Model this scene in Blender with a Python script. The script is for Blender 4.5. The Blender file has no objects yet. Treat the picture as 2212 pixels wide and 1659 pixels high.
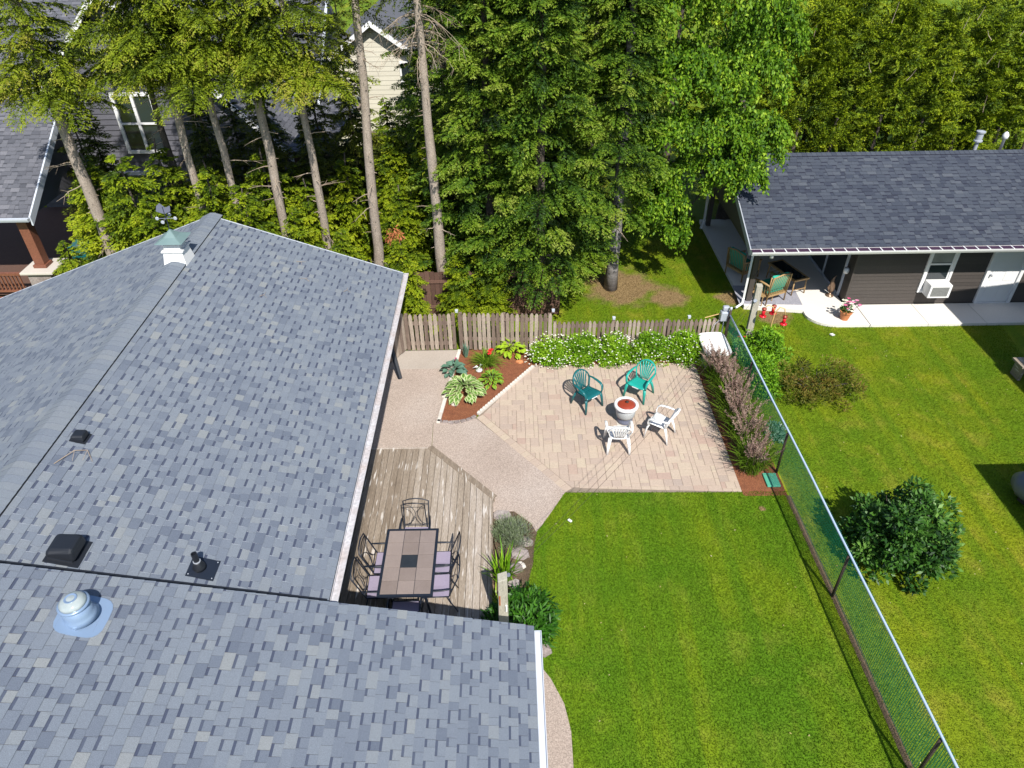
import bpy, math, random
import numpy as np
from mathutils import Vector, Matrix

random.seed(7); rng = np.random.default_rng(7)
SC = bpy.context.scene
COL = SC.collection
R = math.radians

# ------------------------------------------------------------------ camera
CAM_H = 11.5
FX, CX, CY = 1790 / 1.1573, 1106.0, 829.5          # focal length and centre for a 2212 px wide picture
def camera_axes():
    p, r, y = R(37.3), R(-0.8), R(-0.13)
    cp, sp = math.cos(p), math.sin(p)
    fw = Vector((0, cp, -sp)); rt = Vector((1, 0, 0)); up = Vector((0, sp, cp))
    c, s = math.cos(r), math.sin(r)
    rt, up = rt * c + up * s, up * c - rt * s
    Z = Matrix.Rotation(y, 3, 'Z')
    return Z @ fw, Z @ rt, Z @ up
FW, RT, UP = camera_axes()
cam_d = bpy.data.cameras.new('camera'); cam = bpy.data.objects.new('camera', cam_d); COL.objects.link(cam)
cam.matrix_world = Matrix.Translation((0, 0, CAM_H)) @ Matrix((RT, UP, -FW)).transposed().to_4x4()
cam_d.sensor_fit = 'HORIZONTAL'; cam_d.sensor_width = 36.0; cam_d.lens = 36.0 * FX / 2212.0
cam_d.clip_start = 0.1; cam_d.clip_end = 900
SC.camera = cam

# ------------------------------------------------------------------ light
SUN_TO = Vector((0.235, -0.83, 1.0)).normalized()
W = bpy.data.worlds.new('World'); SC.world = W; W.use_nodes = True
nt = W.node_tree; nt.nodes.clear()
wo = nt.nodes.new('ShaderNodeOutputWorld'); bg = nt.nodes.new('ShaderNodeBackground'); sk = nt.nodes.new('ShaderNodeTexSky')
sk.sky_type = 'NISHITA'; sk.sun_disc = False
sk.sun_elevation = math.asin(SUN_TO.z); sk.sun_rotation = math.atan2(SUN_TO.x, SUN_TO.y)
sk.air_density = 1.0; sk.dust_density = 0.6
bg.inputs[1].default_value = 0.10
nt.links.new(sk.outputs[0], bg.inputs[0]); nt.links.new(bg.outputs[0], wo.inputs[0])
sun_d = bpy.data.lights.new('sun', 'SUN'); sun_d.energy = 4.6; sun_d.angle = R(0.53); sun_d.color = (1.0, 0.955, 0.88)
sun = bpy.data.objects.new('sun', sun_d); COL.objects.link(sun)
sun.rotation_euler = (-SUN_TO).to_track_quat('-Z', 'Y').to_euler()
SC.view_settings.view_transform = 'Standard'; SC.view_settings.look = 'None'
SC.view_settings.gamma = 1.0; SC.view_settings.exposure = 0.62; SC.view_settings.use_curve_mapping = False
SC.cycles.max_bounces = 8; SC.cycles.diffuse_bounces = 2; SC.cycles.transparent_max_bounces = 8

# ------------------------------------------------------------------ places: a picture point on a known plane of the yard
def _ray(x, y): return FW + RT * ((x - CX) / FX) - UP * ((y - CY) / FX)
def P(x, y, z=0.0):
    d = _ray(x, y); return Vector((0, 0, CAM_H)) + d * ((z - CAM_H) / d.z)
def PY(x, y, Y):
    d = _ray(x, y); return Vector((0, 0, CAM_H)) + d * (Y / d.y)
def in_view(p, m=40):
    d = Vector(p) - Vector((0, 0, CAM_H)); zc = d.dot(FW)
    if zc < 0.3: return False
    x = CX + FX * d.dot(RT) / zc; y = CY - FX * d.dot(UP) / zc
    return -m < x < 2212 + m and -m < y < 1659 + m

# ------------------------------------------------------------------ materials
def N(nt, t, **k):
    n = nt.nodes.new(t)
    for a, b in k.items():
        if a.startswith('i_'): n.inputs[a[2:]].default_value = b
        else: setattr(n, a, b)
    return n
def rgba(c): return (c[0], c[1], c[2], 1.0)
def material(name, stops, rough=0.7, noise=2.0, noise_amt=0.35, fine=None, fine_amt=0.3, bump=0.0, bump_scale=60.0,
             metal=0.0, trans=0.0, spec=0.5, stretch=None, obj_coords=False, spots=None, coat=0.0, detail=4.0):
    """stops: colours ramped by the 'tone' face attribute; large noise shifts the tone, fine noise scales the value."""
    m = bpy.data.materials.new(name); m.use_nodes = True; nt = m.node_tree; nt.nodes.clear(); L = nt.links.new
    out = N(nt, 'ShaderNodeOutputMaterial'); b = N(nt, 'ShaderNodeBsdfPrincipled')
    b.inputs['Roughness'].default_value = rough; b.inputs['Metallic'].default_value = metal
    b.inputs['Specular IOR Level'].default_value = spec
    if coat: b.inputs['Coat Weight'].default_value = coat
    at = N(nt, 'ShaderNodeAttribute', attribute_name='tone')
    if obj_coords: co = N(nt, 'ShaderNodeTexCoord').outputs['Object']
    else: co = N(nt, 'ShaderNodeNewGeometry').outputs['Position']
    if stretch:
        mp = N(nt, 'ShaderNodeMapping'); mp.inputs['Scale'].default_value = stretch; L(co, mp.inputs[0]); co = mp.outputs[0]
    nz = N(nt, 'ShaderNodeTexNoise'); nz.inputs['Scale'].default_value = noise; nz.inputs['Detail'].default_value = detail; L(co, nz.inputs[0])
    ma = N(nt, 'ShaderNodeMath', operation='MULTIPLY_ADD'); L(nz.outputs[0], ma.inputs[0]); ma.inputs[1].default_value = noise_amt * 2
    ad = N(nt, 'ShaderNodeMath', operation='ADD'); L(at.outputs['Fac'], ad.inputs[0]); ad.inputs[1].default_value = -noise_amt
    L(ad.outputs[0], ma.inputs[2])
    rp = N(nt, 'ShaderNodeValToRGB'); L(ma.outputs[0], rp.inputs[0])
    el = rp.color_ramp.elements
    n = len(stops)
    while len(el) < n: el.new(0.5)
    for i, c in enumerate(stops):
        el[i].position = i / max(1, n - 1); el[i].color = rgba(c)
    col = rp.outputs[0]
    if fine:
        n2 = N(nt, 'ShaderNodeTexNoise'); n2.inputs['Scale'].default_value = fine; n2.inputs['Detail'].default_value = 3; L(co, n2.inputs[0])
        mr = N(nt, 'ShaderNodeMapRange'); L(n2.outputs[0], mr.inputs[0])
        mr.inputs[1].default_value = 0.3; mr.inputs[2].default_value = 0.7
        mr.inputs[3].default_value = 1 - fine_amt; mr.inputs[4].default_value = 1 + fine_amt
        vm = N(nt, 'ShaderNodeVectorMath', operation='SCALE'); L(col, vm.inputs[0]); L(mr.outputs[0], vm.inputs['Scale']); col = vm.outputs[0]
    if spots:                                   # (scale, threshold, colour): stains, lichen, rust
        n3 = N(nt, 'ShaderNodeTexNoise'); n3.inputs['Scale'].default_value = spots[0]; n3.inputs['Detail'].default_value = 6; L(co, n3.inputs[0])
        mr3 = N(nt, 'ShaderNodeMapRange'); L(n3.outputs[0], mr3.inputs[0]); mr3.inputs[1].default_value = spots[1]; mr3.inputs[2].default_value = spots[1] + 0.07
        mx = N(nt, 'ShaderNodeMix', data_type='RGBA'); L(mr3.outputs[0], mx.inputs[0]); L(col, mx.inputs[6]); mx.inputs[7].default_value = rgba(spots[2]); col = mx.outputs[2]
    L(col, b.inputs['Base Color'])
    if bump:
        nb = N(nt, 'ShaderNodeTexNoise'); nb.inputs['Scale'].default_value = bump_scale; nb.inputs['Detail'].default_value = 4; L(co, nb.inputs[0])
        bp = N(nt, 'ShaderNodeBump'); bp.inputs['Strength'].default_value = bump; bp.inputs['Distance'].default_value = 0.02
        L(nb.outputs[0], bp.inputs['Height']); L(bp.outputs[0], b.inputs['Normal'])
    sh = b.outputs[0]
    if trans:
        tr = N(nt, 'ShaderNodeBsdfTranslucent'); L(col, tr.inputs[0]); ms = N(nt, 'ShaderNodeMixShader'); ms.inputs[0].default_value = trans
        L(b.outputs[0], ms.inputs[1]); L(tr.outputs[0], ms.inputs[2]); sh = ms.outputs[0]
    L(sh, out.inputs[0])
    return m

M = {}
def addm(k, *a, **kw): M[k] = material(k, *a, **kw)
addm('shingle_grey', [(.058,.070,.110), (.115,.136,.178), (.150,.174,.216), (.176,.202,.240), (.205,.226,.248), (.265,.272,.262)], rough=.93, noise=.55, noise_amt=.09, fine=130, fine_amt=.2, bump=.5, bump_scale=220, spec=.2, detail=2)
addm('shingle_dark', [(.020,.022,.038), (.040,.048,.068), (.060,.070,.090), (.088,.098,.116)], rough=.9, noise=.8, noise_amt=.05, fine=120, fine_amt=.22, bump=.4, bump_scale=220, spec=.25, detail=2)
addm('shingle_far', [(.045,.048,.06), (.09,.093,.11), (.15,.15,.17)], rough=.9, noise=1.5, noise_amt=.1, fine=60, fine_amt=.2)
addm('white_paint', [(.62,.62,.62), (.82,.82,.82)], rough=.45, noise=3, noise_amt=.15)
addm('white_metal', [(.40,.43,.49), (.58,.62,.68)], rough=.4, noise=2, noise_amt=.3)
addm('gutter_rusty', [(.40,.33,.30), (.44,.42,.43), (.52,.54,.58)], rough=.6, noise=3.5, noise_amt=.6, fine=20, fine_amt=.2)
addm('white_plastic', [(.68,.68,.68), (.8,.8,.79)], rough=.35, noise=6, noise_amt=.2, spec=.5)
addm('teal_plastic', [(.01,.25,.20), (.02,.36,.30)], rough=.32, noise=8, noise_amt=.3)
addm('dark_teal_plastic', [(.006,.085,.095), (.01,.13,.14)], rough=.3, noise=8, noise_amt=.3)
addm('wood_weathered', [(.105,.080,.056), (.20,.158,.118), (.295,.245,.195), (.43,.375,.33)], rough=.85, noise=2.0, noise_amt=.30, stretch=(9,.9,9), fine=14, fine_amt=.28, bump=.3, bump_scale=30, spots=(2.3, .60, (.52,.48,.44)))
addm('wood_picket', [(.065,.042,.032), (.15,.108,.085), (.25,.195,.155), (.37,.31,.25)], rough=.85, noise=2.5, noise_amt=.28, stretch=(7,7,.9), fine=18, fine_amt=.3, bump=.3, bump_scale=30)
addm('wood_post', [(.2,.19,.15), (.36,.34,.28), (.45,.43,.37)], rough=.85, noise=2.5, noise_amt=.3, stretch=(8,8,.8), fine=18, fine_amt=.3)
addm('wood_brown', [(.07,.035,.025), (.13,.07,.05)], rough=.85, noise=2, noise_amt=.35, stretch=(7,7,.9), fine=18, fine_amt=.3)
addm('wood_red', [(.13,.045,.025), (.22,.085,.05)], rough=.6, noise=3, noise_amt=.3, fine=20, fine_amt=.2)
addm('wicker', [(.28,.17,.07), (.42,.28,.13)], rough=.6, noise=9, noise_amt=.3)
addm('siding_dark', [(.026,.022,.020), (.058,.049,.044), (.075,.065,.058)], rough=.6, noise=2, noise_amt=.12, fine=40, fine_amt=.12)
addm('siding_grey', [(.06,.06,.075), (.115,.115,.135)], rough=.7, noise=2, noise_amt=.2, fine=40, fine_amt=.15)
addm('siding_blue', [(.23,.31,.42), (.36,.45,.56)], rough=.55, noise=2, noise_amt=.2)
addm('siding_beige', [(.48,.45,.37), (.58,.55,.46)], rough=.6, noise=1.5, noise_amt=.3)
addm('paver', [(.32,.265,.235), (.36,.285,.235), (.395,.31,.25), (.42,.335,.265), (.43,.355,.27), (.37,.27,.22)], rough=.85, noise=1.2, noise_amt=.14, fine=30, fine_amt=.08, bump=.25, bump_scale=90)
addm('joint_sand', [(.15,.115,.09), (.28,.23,.18)], rough=.95, noise=6, noise_amt=.4)
addm('aggregate', [(.27,.21,.17), (.37,.30,.255), (.44,.385,.345)], rough=.9, noise=.7, noise_amt=.38, fine=48, fine_amt=.34, bump=.5, bump_scale=120)
addm('concrete_grey', [(.30,.26,.22), (.42,.37,.325)], rough=.85, noise=1.5, noise_amt=.35, fine=60, fine_amt=.14, bump=.3)
addm('concrete', [(.42,.38,.33), (.56,.52,.47)], rough=.8, noise=1.5, noise_amt=.3, fine=60, fine_amt=.06)
addm('concrete_white', [(.60,.57,.52), (.70,.67,.63)], rough=.8, noise=1.0, noise_amt=.3, fine=50, fine_amt=.05)
addm('mulch', [(.11,.035,.015), (.20,.07,.03), (.27,.11,.05)], rough=.95, noise=7, noise_amt=.4, fine=70, fine_amt=.5, bump=.9, bump_scale=60)
addm('mulch_dark', [(.045,.032,.018), (.09,.062,.036), (.16,.115,.075)], rough=.95, noise=5, noise_amt=.4, fine=60, fine_amt=.5, bump=.9, bump_scale=50)
addm('soil', [(.12,.08,.045), (.28,.2,.12)], rough=.95, noise=4, noise_amt=.4, fine=60, fine_amt=.3, bump=.5)
addm('rock', [(.13,.105,.095), (.24,.20,.19), (.33,.29,.27)], rough=.9, noise=3, noise_amt=.4, fine=30, fine_amt=.25, bump=.6, bump_scale=14)
addm('edging', [(.48,.44,.39), (.62,.58,.52)], rough=.85, noise=9, noise_amt=.4, fine=60, fine_amt=.12)
addm('black_metal', [(.008,.012,.022), (.016,.022,.036)], rough=.42, noise=6, noise_amt=.3)
addm('black_plastic', [(.006,.008,.012), (.014,.017,.024)], rough=.5, noise=6, noise_amt=.3)
addm('rusty_metal', [(.25,.07,.02), (.4,.14,.05)], rough=.8, noise=9, noise_amt=.4)
addm('grey_metal', [(.3,.32,.36), (.5,.53,.58)], rough=.35, noise=3, noise_amt=.3, metal=.6)
addm('galvanised', [(.34,.36,.4), (.56,.6,.66)], rough=.35, noise=3, noise_amt=.3, metal=.3)
addm('rail_metal', [(.34,.44,.60), (.48,.58,.75)], rough=.35, noise=2, noise_amt=.3)
addm('needle_olive', [(.006,.014,.002), (.036,.062,.003), (.120,.170,.006), (.22,.275,.012), (.26,.245,.035)], noise=1.0, noise_amt=.2, **dict(rough=.6, trans=.2, spec=.25))
addm('blue_metal', [(.17,.25,.37), (.25,.34,.49)], rough=.3, noise=2, noise_amt=.3, metal=.2)
addm('gutter_guard', [(.03,.012,.03), (.06,.025,.055)], rough=.6, noise=5, noise_amt=.3)
addm('copper_green', [(.10,.16,.165), (.17,.25,.25)], rough=.55, noise=3, noise_amt=.4)
addm('mesh_lilac', [(.22,.19,.27), (.30,.26,.35)], rough=.8, noise=30, noise_amt=.3)
addm('tile_tan', [(.17,.135,.12), (.22,.18,.165), (.27,.22,.20)], rough=.5, noise=5, noise_amt=.25, fine=60, fine_amt=.08)
addm('tile_black', [(.012,.016,.022), (.028,.034,.042)], rough=.4, noise=9, noise_amt=.4)
addm('red_lacquer', [(.20,.025,.012), (.33,.06,.03)], rough=.32, noise=5, noise_amt=.45)
addm('grey_ceramic', [(.33,.35,.36), (.43,.45,.46)], rough=.45, noise=8, noise_amt=.3, spots=(14, .68, (.25,.22,.2)))
addm('slate_blue', [(.09,.10,.15), (.16,.17,.23)], rough=.5, noise=5, noise_amt=.3)
addm('green_mesh', [(.012,.28,.140), (.03,.42,.23)], trans=.3, rough=.6, noise=2, noise_amt=.3)
addm('green_lid', [(.06,.30,.20), (.10,.38,.27)], rough=.5, noise=5, noise_amt=.3)
addm('dark_post', [(.03,.022,.018), (.06,.04,.03)], rough=.8, noise=5, noise_amt=.4)
addm('teal_fabric', [(.02,.34,.24), (.04,.46,.33)], rough=.8, noise=8, noise_amt=.2)
addm('rug', [(.2,.2,.24), (.34,.34,.38)], rough=.95, noise=7, noise_amt=.5, fine=40, fine_amt=.3)
addm('terracotta', [(.42,.14,.05), (.55,.22,.09)], rough=.75, noise=6, noise_amt=.3)
addm('red_glass', [(.5,.01,.02), (.65,.02,.03)], rough=.2, noise=4, noise_amt=.3)
addm('yellow_pole', [(.5,.33,.12), (.65,.45,.2)], rough=.5, noise=4, noise_amt=.3)
addm('bronze', [(.12,.07,.045), (.32,.22,.15)], rough=.35, noise=14, noise_amt=.4, metal=.5)
addm('flower_white', [(.7,.7,.55), (.85,.85,.8)], rough=.6, noise=9, noise_amt=.3, trans=.2)
addm('flower_red', [(.55,.02,.015), (.75,.04,.03)], rough=.6, noise=9, noise_amt=.3, trans=.2)
addm('flower_pink', [(.5,.02,.12), (.8,.3,.5), (.85,.75,.75)], rough=.6, noise=9, noise_amt=.1, trans=.2)
addm('bark', [(.15,.12,.10), (.30,.25,.205), (.43,.37,.315)], rough=.95, noise=3, noise_amt=.35, stretch=(2.2,2.2,1.0), fine=30, fine_amt=.35, bump=1.0, bump_scale=28, spots=(7, .64, (.10,.09,.07)))
addm('bark_dark', [(.05,.04,.033), (.11,.09,.075)], rough=.95, noise=4, noise_amt=.4, fine=30, fine_amt=.35, bump=.8, bump_scale=28)
addm('bark_ringed', [(.05,.045,.042), (.17,.155,.15), (.34,.32,.31)], rough=.9, noise=2.2, noise_amt=.6, stretch=(.6,.6,5), fine=24, fine_amt=.3, bump=.8, bump_scale=20)
addm('twig', [(.24,.18,.13), (.42,.34,.26)], rough=.9, noise=5, noise_amt=.3)
LEAF = dict(rough=.6, trans=.20, spec=.25)
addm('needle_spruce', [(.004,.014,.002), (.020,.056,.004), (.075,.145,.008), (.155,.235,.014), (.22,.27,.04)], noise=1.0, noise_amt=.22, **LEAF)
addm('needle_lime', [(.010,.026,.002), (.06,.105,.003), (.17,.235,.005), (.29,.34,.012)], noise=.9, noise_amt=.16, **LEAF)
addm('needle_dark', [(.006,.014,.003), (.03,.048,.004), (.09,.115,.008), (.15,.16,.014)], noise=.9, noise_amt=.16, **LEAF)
addm('leaf_cedar', [(.008,.020,.001), (.050,.095,.003), (.185,.260,.006), (.35,.41,.016)], noise=.7, noise_amt=.16, **LEAF)
addm('leaf_broad', [(.008,.030,.002), (.042,.115,.004), (.120,.235,.007), (.32,.45,.03)], noise=.8, noise_amt=.14, rough=.6, trans=.24, spec=.25)
addm('leaf_gloss', [(.006,.024,.005), (.022,.078,.009), (.06,.155,.018), (.15,.28,.055)], noise=1.5, noise_amt=.12, rough=.5, trans=.15, spec=.35)
addm('leaf_peony', [(.006,.03,.003), (.025,.10,.006), (.07,.20,.014)], noise=1.5, noise_amt=.12, rough=.48, trans=.2, spec=.35)
addm('leaf_fresh', [(.02,.07,.003), (.09,.22,.006), (.21,.39,.012), (.36,.52,.04)], noise=2, noise_amt=.15, **LEAF)
addm('leaf_lime', [(.14,.25,.01), (.30,.45,.02), (.42,.56,.06)], noise=4, noise_amt=.2, rough=.4, trans=.25)
addm('leaf_hosta_blue', [(.05,.13,.08), (.10,.2,.14), (.2,.32,.24)], noise=4, noise_amt=.2, rough=.4, trans=.15)
addm('leaf_hosta_green', [(.07,.17,.02), (.16,.30,.05)], noise=4, noise_amt=.2, rough=.4, trans=.2)
addm('leaf_hosta_edge', [(.42,.5,.22), (.56,.62,.32)], noise=4, noise_amt=.2, rough=.4, trans=.2)
addm('leaf_sage', [(.07,.10,.05), (.15,.2,.1), (.26,.31,.18), (.19,.17,.26)], noise=4, noise_amt=.15, **LEAF)
addm('leaf_olive', [(.02,.03,.004), (.07,.09,.008), (.14,.14,.015), (.2,.12,.03)], noise=2, noise_amt=.2, **LEAF)
addm('grass_blade', [(.05,.10,.006), (.11,.22,.012), (.25,.32,.03)], noise=3, noise_amt=.2, **LEAF)
addm('plume', [(.19,.11,.09), (.35,.235,.19), (.50,.37,.30)], noise=5, noise_amt=.2, rough=.9, trans=.3)
addm('dry_leaf', [(.35,.28,.10), (.45,.36,.16), (.5,.44,.3)], rough=.8, noise=9, noise_amt=.2)
addm('window_glass', [(.012,.016,.02), (.03,.04,.045)], rough=.06, noise=1, noise_amt=.4, spec=.8)
addm('interior', [(.1,.11,.1), (.3,.32,.3)], rough=.9, noise=3, noise_amt=.4)
addm('skylight_dome', [(.22,.27,.29), (.40,.44,.43)], rough=.12, noise=14, noise_amt=.5, coat=.6)
addm('cooling_grille', [(.1,.1,.1), (.25,.26,.25)], rough=.6, noise=30, noise_amt=.4)

def grass_material(name, g1, g2, g3, dirt, patches, fine_amt=.25, trans=0.0):
    """turf: two greens and a dry straw mixed by noise; bare earth round given spots"""
    m = bpy.data.materials.new(name); m.use_nodes = True; nt = m.node_tree; nt.nodes.clear(); L = nt.links.new
    out = N(nt, 'ShaderNodeOutputMaterial'); b = N(nt, 'ShaderNodeBsdfPrincipled'); b.inputs['Roughness'].default_value = .8
    b.inputs['Specular IOR Level'].default_value = .2
    pos = N(nt, 'ShaderNodeNewGeometry').outputs['Position']
    def noise(s, d=4, stretch=None):
        c = pos
        if stretch:
            mp = N(nt, 'ShaderNodeMapping'); mp.inputs['Scale'].default_value = stretch; L(pos, mp.inputs[0]); c = mp.outputs[0]
        n = N(nt, 'ShaderNodeTexNoise'); n.inputs['Scale'].default_value = s; n.inputs['Detail'].default_value = d; L(c, n.inputs[0]); return n.outputs[0]
    def rng_(v, a, b2, c=0., d=1.):
        r = N(nt, 'ShaderNodeMapRange'); L(v, r.inputs[0])
        for i, q in enumerate((a, b2, c, d)): r.inputs[i + 1].default_value = q
        return r.outputs[0]
    def mix(f, a, b2):
        x = N(nt, 'ShaderNodeMix', data_type='RGBA'); L(f, x.inputs[0])
        for i, q in ((6, a), (7, b2)):
            if isinstance(q, tuple): x.inputs[i].default_value = rgba(q)
            else: L(q, x.inputs[i])
        return x.outputs[2]
    c = mix(rng_(noise(.55, 5), .35, .65), g1, g2)
    c = mix(rng_(noise(1.7, 6), .50, .78, 0, .55), c, g3)
    c = mix(rng_(noise(1.0, 3, (1.9, .10, 1)), .44, .56, 0, .70), c, g1)
    nf = noise(28, 5); mr = rng_(nf, .3, .7, 1 - fine_amt, 1 + fine_amt)
    vm = N(nt, 'ShaderNodeVectorMath', operation='SCALE'); L(c, vm.inputs[0]); L(mr, vm.inputs['Scale']); c = vm.outputs[0]
    for (px, py, r) in patches:
        vd = N(nt, 'ShaderNodeVectorMath', operation='DISTANCE'); L(pos, vd.inputs[0]); vd.inputs[1].default_value = (px, py, 0)
        dn = N(nt, 'ShaderNodeMath', operation='MULTIPLY_ADD'); L(noise(2.2, 6), dn.inputs[0]); dn.inputs[1].default_value = r * 1.6; L(vd.outputs['Value'], dn.inputs[2])
        c = mix(rng_(dn.outputs[0], r * 1.55, r * 2.1, .92, 0), c, dirt)
    L(c, b.inputs['Base Color'])
    bp = N(nt, 'ShaderNodeBump'); bp.inputs['Strength'].default_value = .8; bp.inputs['Distance'].default_value = .03
    L(noise(40, 4), bp.inputs['Height']); L(bp.outputs[0], b.inputs['Normal'])
    sh = b.outputs[0]
    if trans:
        tr = N(nt, 'ShaderNodeBsdfTranslucent'); L(c, tr.inputs[0]); ms = N(nt, 'ShaderNodeMixShader'); ms.inputs[0].default_value = trans
        L(b.outputs[0], ms.inputs[1]); L(tr.outputs[0], ms.inputs[2]); sh = ms.outputs[0]
    L(sh, out.inputs[0]); M[name] = m; return m
DIRT = [(3.6, 20.2, 1.05), (5.0, 19.5, .55), (6.9, 19.4, .4), (7.9, 18.3, .45)]
LG = ((.072,.160,.003), (.150,.215,.005), (.24,.27,.03))
LN = ((.090,.165,.003), (.175,.215,.005), (.31,.265,.035))
grass_material('turf', *LG, (.26,.17,.09), [(5.35, 10.55, .07)])
grass_material('turf_neighbour', *LN, (.25,.165,.085), DIRT)
grass_material('turf_blades', *LG, (.26,.17,.09), [(5.35, 10.55, .07)], fine_amt=.35, trans=.3)
grass_material('turf_blades_neighbour', *LN, (.25,.165,.085), DIRT, fine_amt=.35, trans=.3)

# ------------------------------------------------------------------ mesh helpers
class MB:
    def __init__(s): s.v = []; s.f = []; s.m = []; s.t = []
    def add(s, vs, fs, mi=0, tone=.5):
        o = len(s.v); s.v += [tuple(p) for p in vs]
        for f in fs: s.f.append(tuple(i + o for i in f)); s.m.append(mi); s.t.append(tone)
        return s
    def hexa(s, b, t, mi=0, tone=.5, bottom=True):
        fs = [(4,5,6,7), (0,1,5,4), (1,2,6,5), (2,3,7,6), (3,0,4,7)]
        if bottom: fs.append((3,2,1,0))
        return s.add(list(b) + list(t), fs, mi, tone)
    def box(s, c, d, mi=0, tone=.5, rz=0, mat=None, bottom=True):
        x, y, z = d[0] / 2, d[1] / 2, d[2] / 2
        q = [(-x,-y), (x,-y), (x,y), (-x,y)]
        vs = [Vector((a, b, -z)) for a, b in q] + [Vector((a, b, z)) for a, b in q]
        rot = Matrix.Rotation(rz, 3, 'Z') if mat is None else mat
        vs = [rot @ v + Vector(c) for v in vs]
        return s.hexa(vs[:4], vs[4:], mi, tone, bottom)
    def span(s, x0, x1, y0, y1, z0, z1, mi=0, tone=.5):
        return s.box(((x0+x1)/2, (y0+y1)/2, (z0+z1)/2), (abs(x1-x0), abs(y1-y0), abs(z1-z0)), mi, tone)
    def prism(s, poly, z0, z1, mi=0, tone=.5, bottom=True):
        n = len(poly); a = sum(poly[i][0]*poly[(i+1)%n][1] - poly[(i+1)%n][0]*poly[i][1] for i in range(n))
        if a < 0: poly = poly[::-1]
        vs = [(p[0], p[1], z0) for p in poly] + [(p[0], p[1], z1) for p in poly]
        fs = [tuple(range(n, 2*n))] + [(i, (i+1)%n, (i+1)%n+n, i+n) for i in range(n)]
        if bottom: fs.append(tuple(range(n-1, -1, -1)))
        return s.add(vs, fs, mi, tone)
    def poly(s, pts, mi=0, tone=.5): return s.add(pts, [tuple(range(len(pts)))], mi, tone)
    def tube(s, pts, r, n=6, mi=0, tone=.5, flat=1.0, side=None, cap=True):
        pts = [Vector(p) for p in pts]; k = len(pts)
        rs = r if isinstance(r, (list, tuple)) else [r] * k
        vs = []; prev = None
        for i, p in enumerate(pts):
            d = (pts[min(i+1, k-1)] - pts[max(i-1, 0)]); d = d.normalized() if d.length > 1e-9 else Vector((0,0,1))
            if side is not None: u = Vector(side)
            elif prev is not None: u = prev
            else: u = Vector((0,0,1)) if abs(d.z) < .9 else Vector((1,0,0))
            u = u - d * u.dot(d)
            if u.length < 1e-6: u = Vector((0,1,0)) - d * d.y
            u.normalize(); prev = u; w = d.cross(u)
            for j in range(n):
                a = 2*math.pi*(j + .5)/n
                vs.append(p + u * (math.cos(a) * rs[i]) + w * (math.sin(a) * rs[i] * flat))
        fs = [(i*n+j, i*n+(j+1)%n, (i+1)*n+(j+1)%n, (i+1)*n+j) for i in range(k-1) for j in range(n)]
        if cap: fs += [tuple(range(n-1, -1, -1)), tuple(range((k-1)*n, k*n))]
        return s.add(vs, fs, mi, tone)
    def lathe(s, prof, n=24, c=(0,0,0), mi=0, tone=.5, mat=None):
        vs = []
        for r, z in prof:
            for j in range(n):
                a = 2*math.pi*j/n; v = Vector((r*math.cos(a), r*math.sin(a), z))
                if mat is not None: v = mat @ v
                vs.append(v + Vector(c))
        k = len(prof)
        fs = [(i*n+j, i*n+(j+1)%n, (i+1)*n+(j+1)%n, (i+1)*n+j) for i in range(k-1) for j in range(n)]
        if prof[0][0] > 1e-5: fs.append(tuple(range(n-1, -1, -1)))
        if prof[-1][0] > 1e-5: fs.append(tuple(range((k-1)*n, k*n)))
        return s.add(vs, fs, mi, tone)
    def mesh(s, name, mats, smooth=False):
        me = bpy.data.meshes.new(name); me.from_pydata(s.v, [], s.f)
        for k in (mats if isinstance(mats, (list, tuple)) else [mats]): me.materials.append(M[k])
        me.polygons.foreach_set('material_index', s.m)
        at = me.attributes.new('tone', 'FLOAT', 'FACE'); at.data.foreach_set('value', s.t)
        if smooth: me.polygons.foreach_set('use_smooth', [True] * len(s.f))
        me.update(); return me
    def build(s, name, mats, parent=None, smooth=False, bevel=0, **tags):
        o = bpy.data.objects.new(name, s.mesh(name, mats, smooth)); COL.objects.link(o)
        if parent is not None: o.parent = parent
        if bevel:
            b = o.modifiers.new('b', 'BEVEL'); b.width = bevel; b.segments = 2; b.limit_method = 'ANGLE'; b.angle_limit = R(40)
        return tag(o, **tags)
def tag(o, label=None, cat=None, group=None, kind=None):
    if label: o['label'] = label
    if cat: o['category'] = cat
    if group: o['group'] = group
    if kind: o['kind'] = kind
    return o
def thing(name, label, cat, loc=(0,0,0), rz=0, group=None):
    o = bpy.data.objects.new(name, None); COL.objects.link(o); o.location = loc; o.rotation_euler = (0, 0, rz)
    o.empty_display_size = .1
    return tag(o, label, cat, group)
def obj(name, me, parent=None, loc=None, rz=None, **tags):
    o = bpy.data.objects.new(name, me); COL.objects.link(o)
    if parent is not None: o.parent = parent
    if loc is not None: o.location = loc
    if rz is not None: o.rotation_euler = (0, 0, rz)
    return tag(o, **tags)
def copy_tree(o, parent=None):
    c = o.copy(); COL.objects.link(c); c.parent = parent
    if parent is not None: c.matrix_parent_inverse = o.matrix_parent_inverse.copy()
    for ch in [x for x in list(bpy.data.objects) if x.parent == o]: copy_tree(ch, c)
    return c
def copy_thing(o, loc, rz, label, scale=None):
    c = copy_tree(o); c.location = loc; c.rotation_euler = (0, 0, rz); c['label'] = label
    if scale: c.scale = (scale,) * 3
    return c
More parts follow.
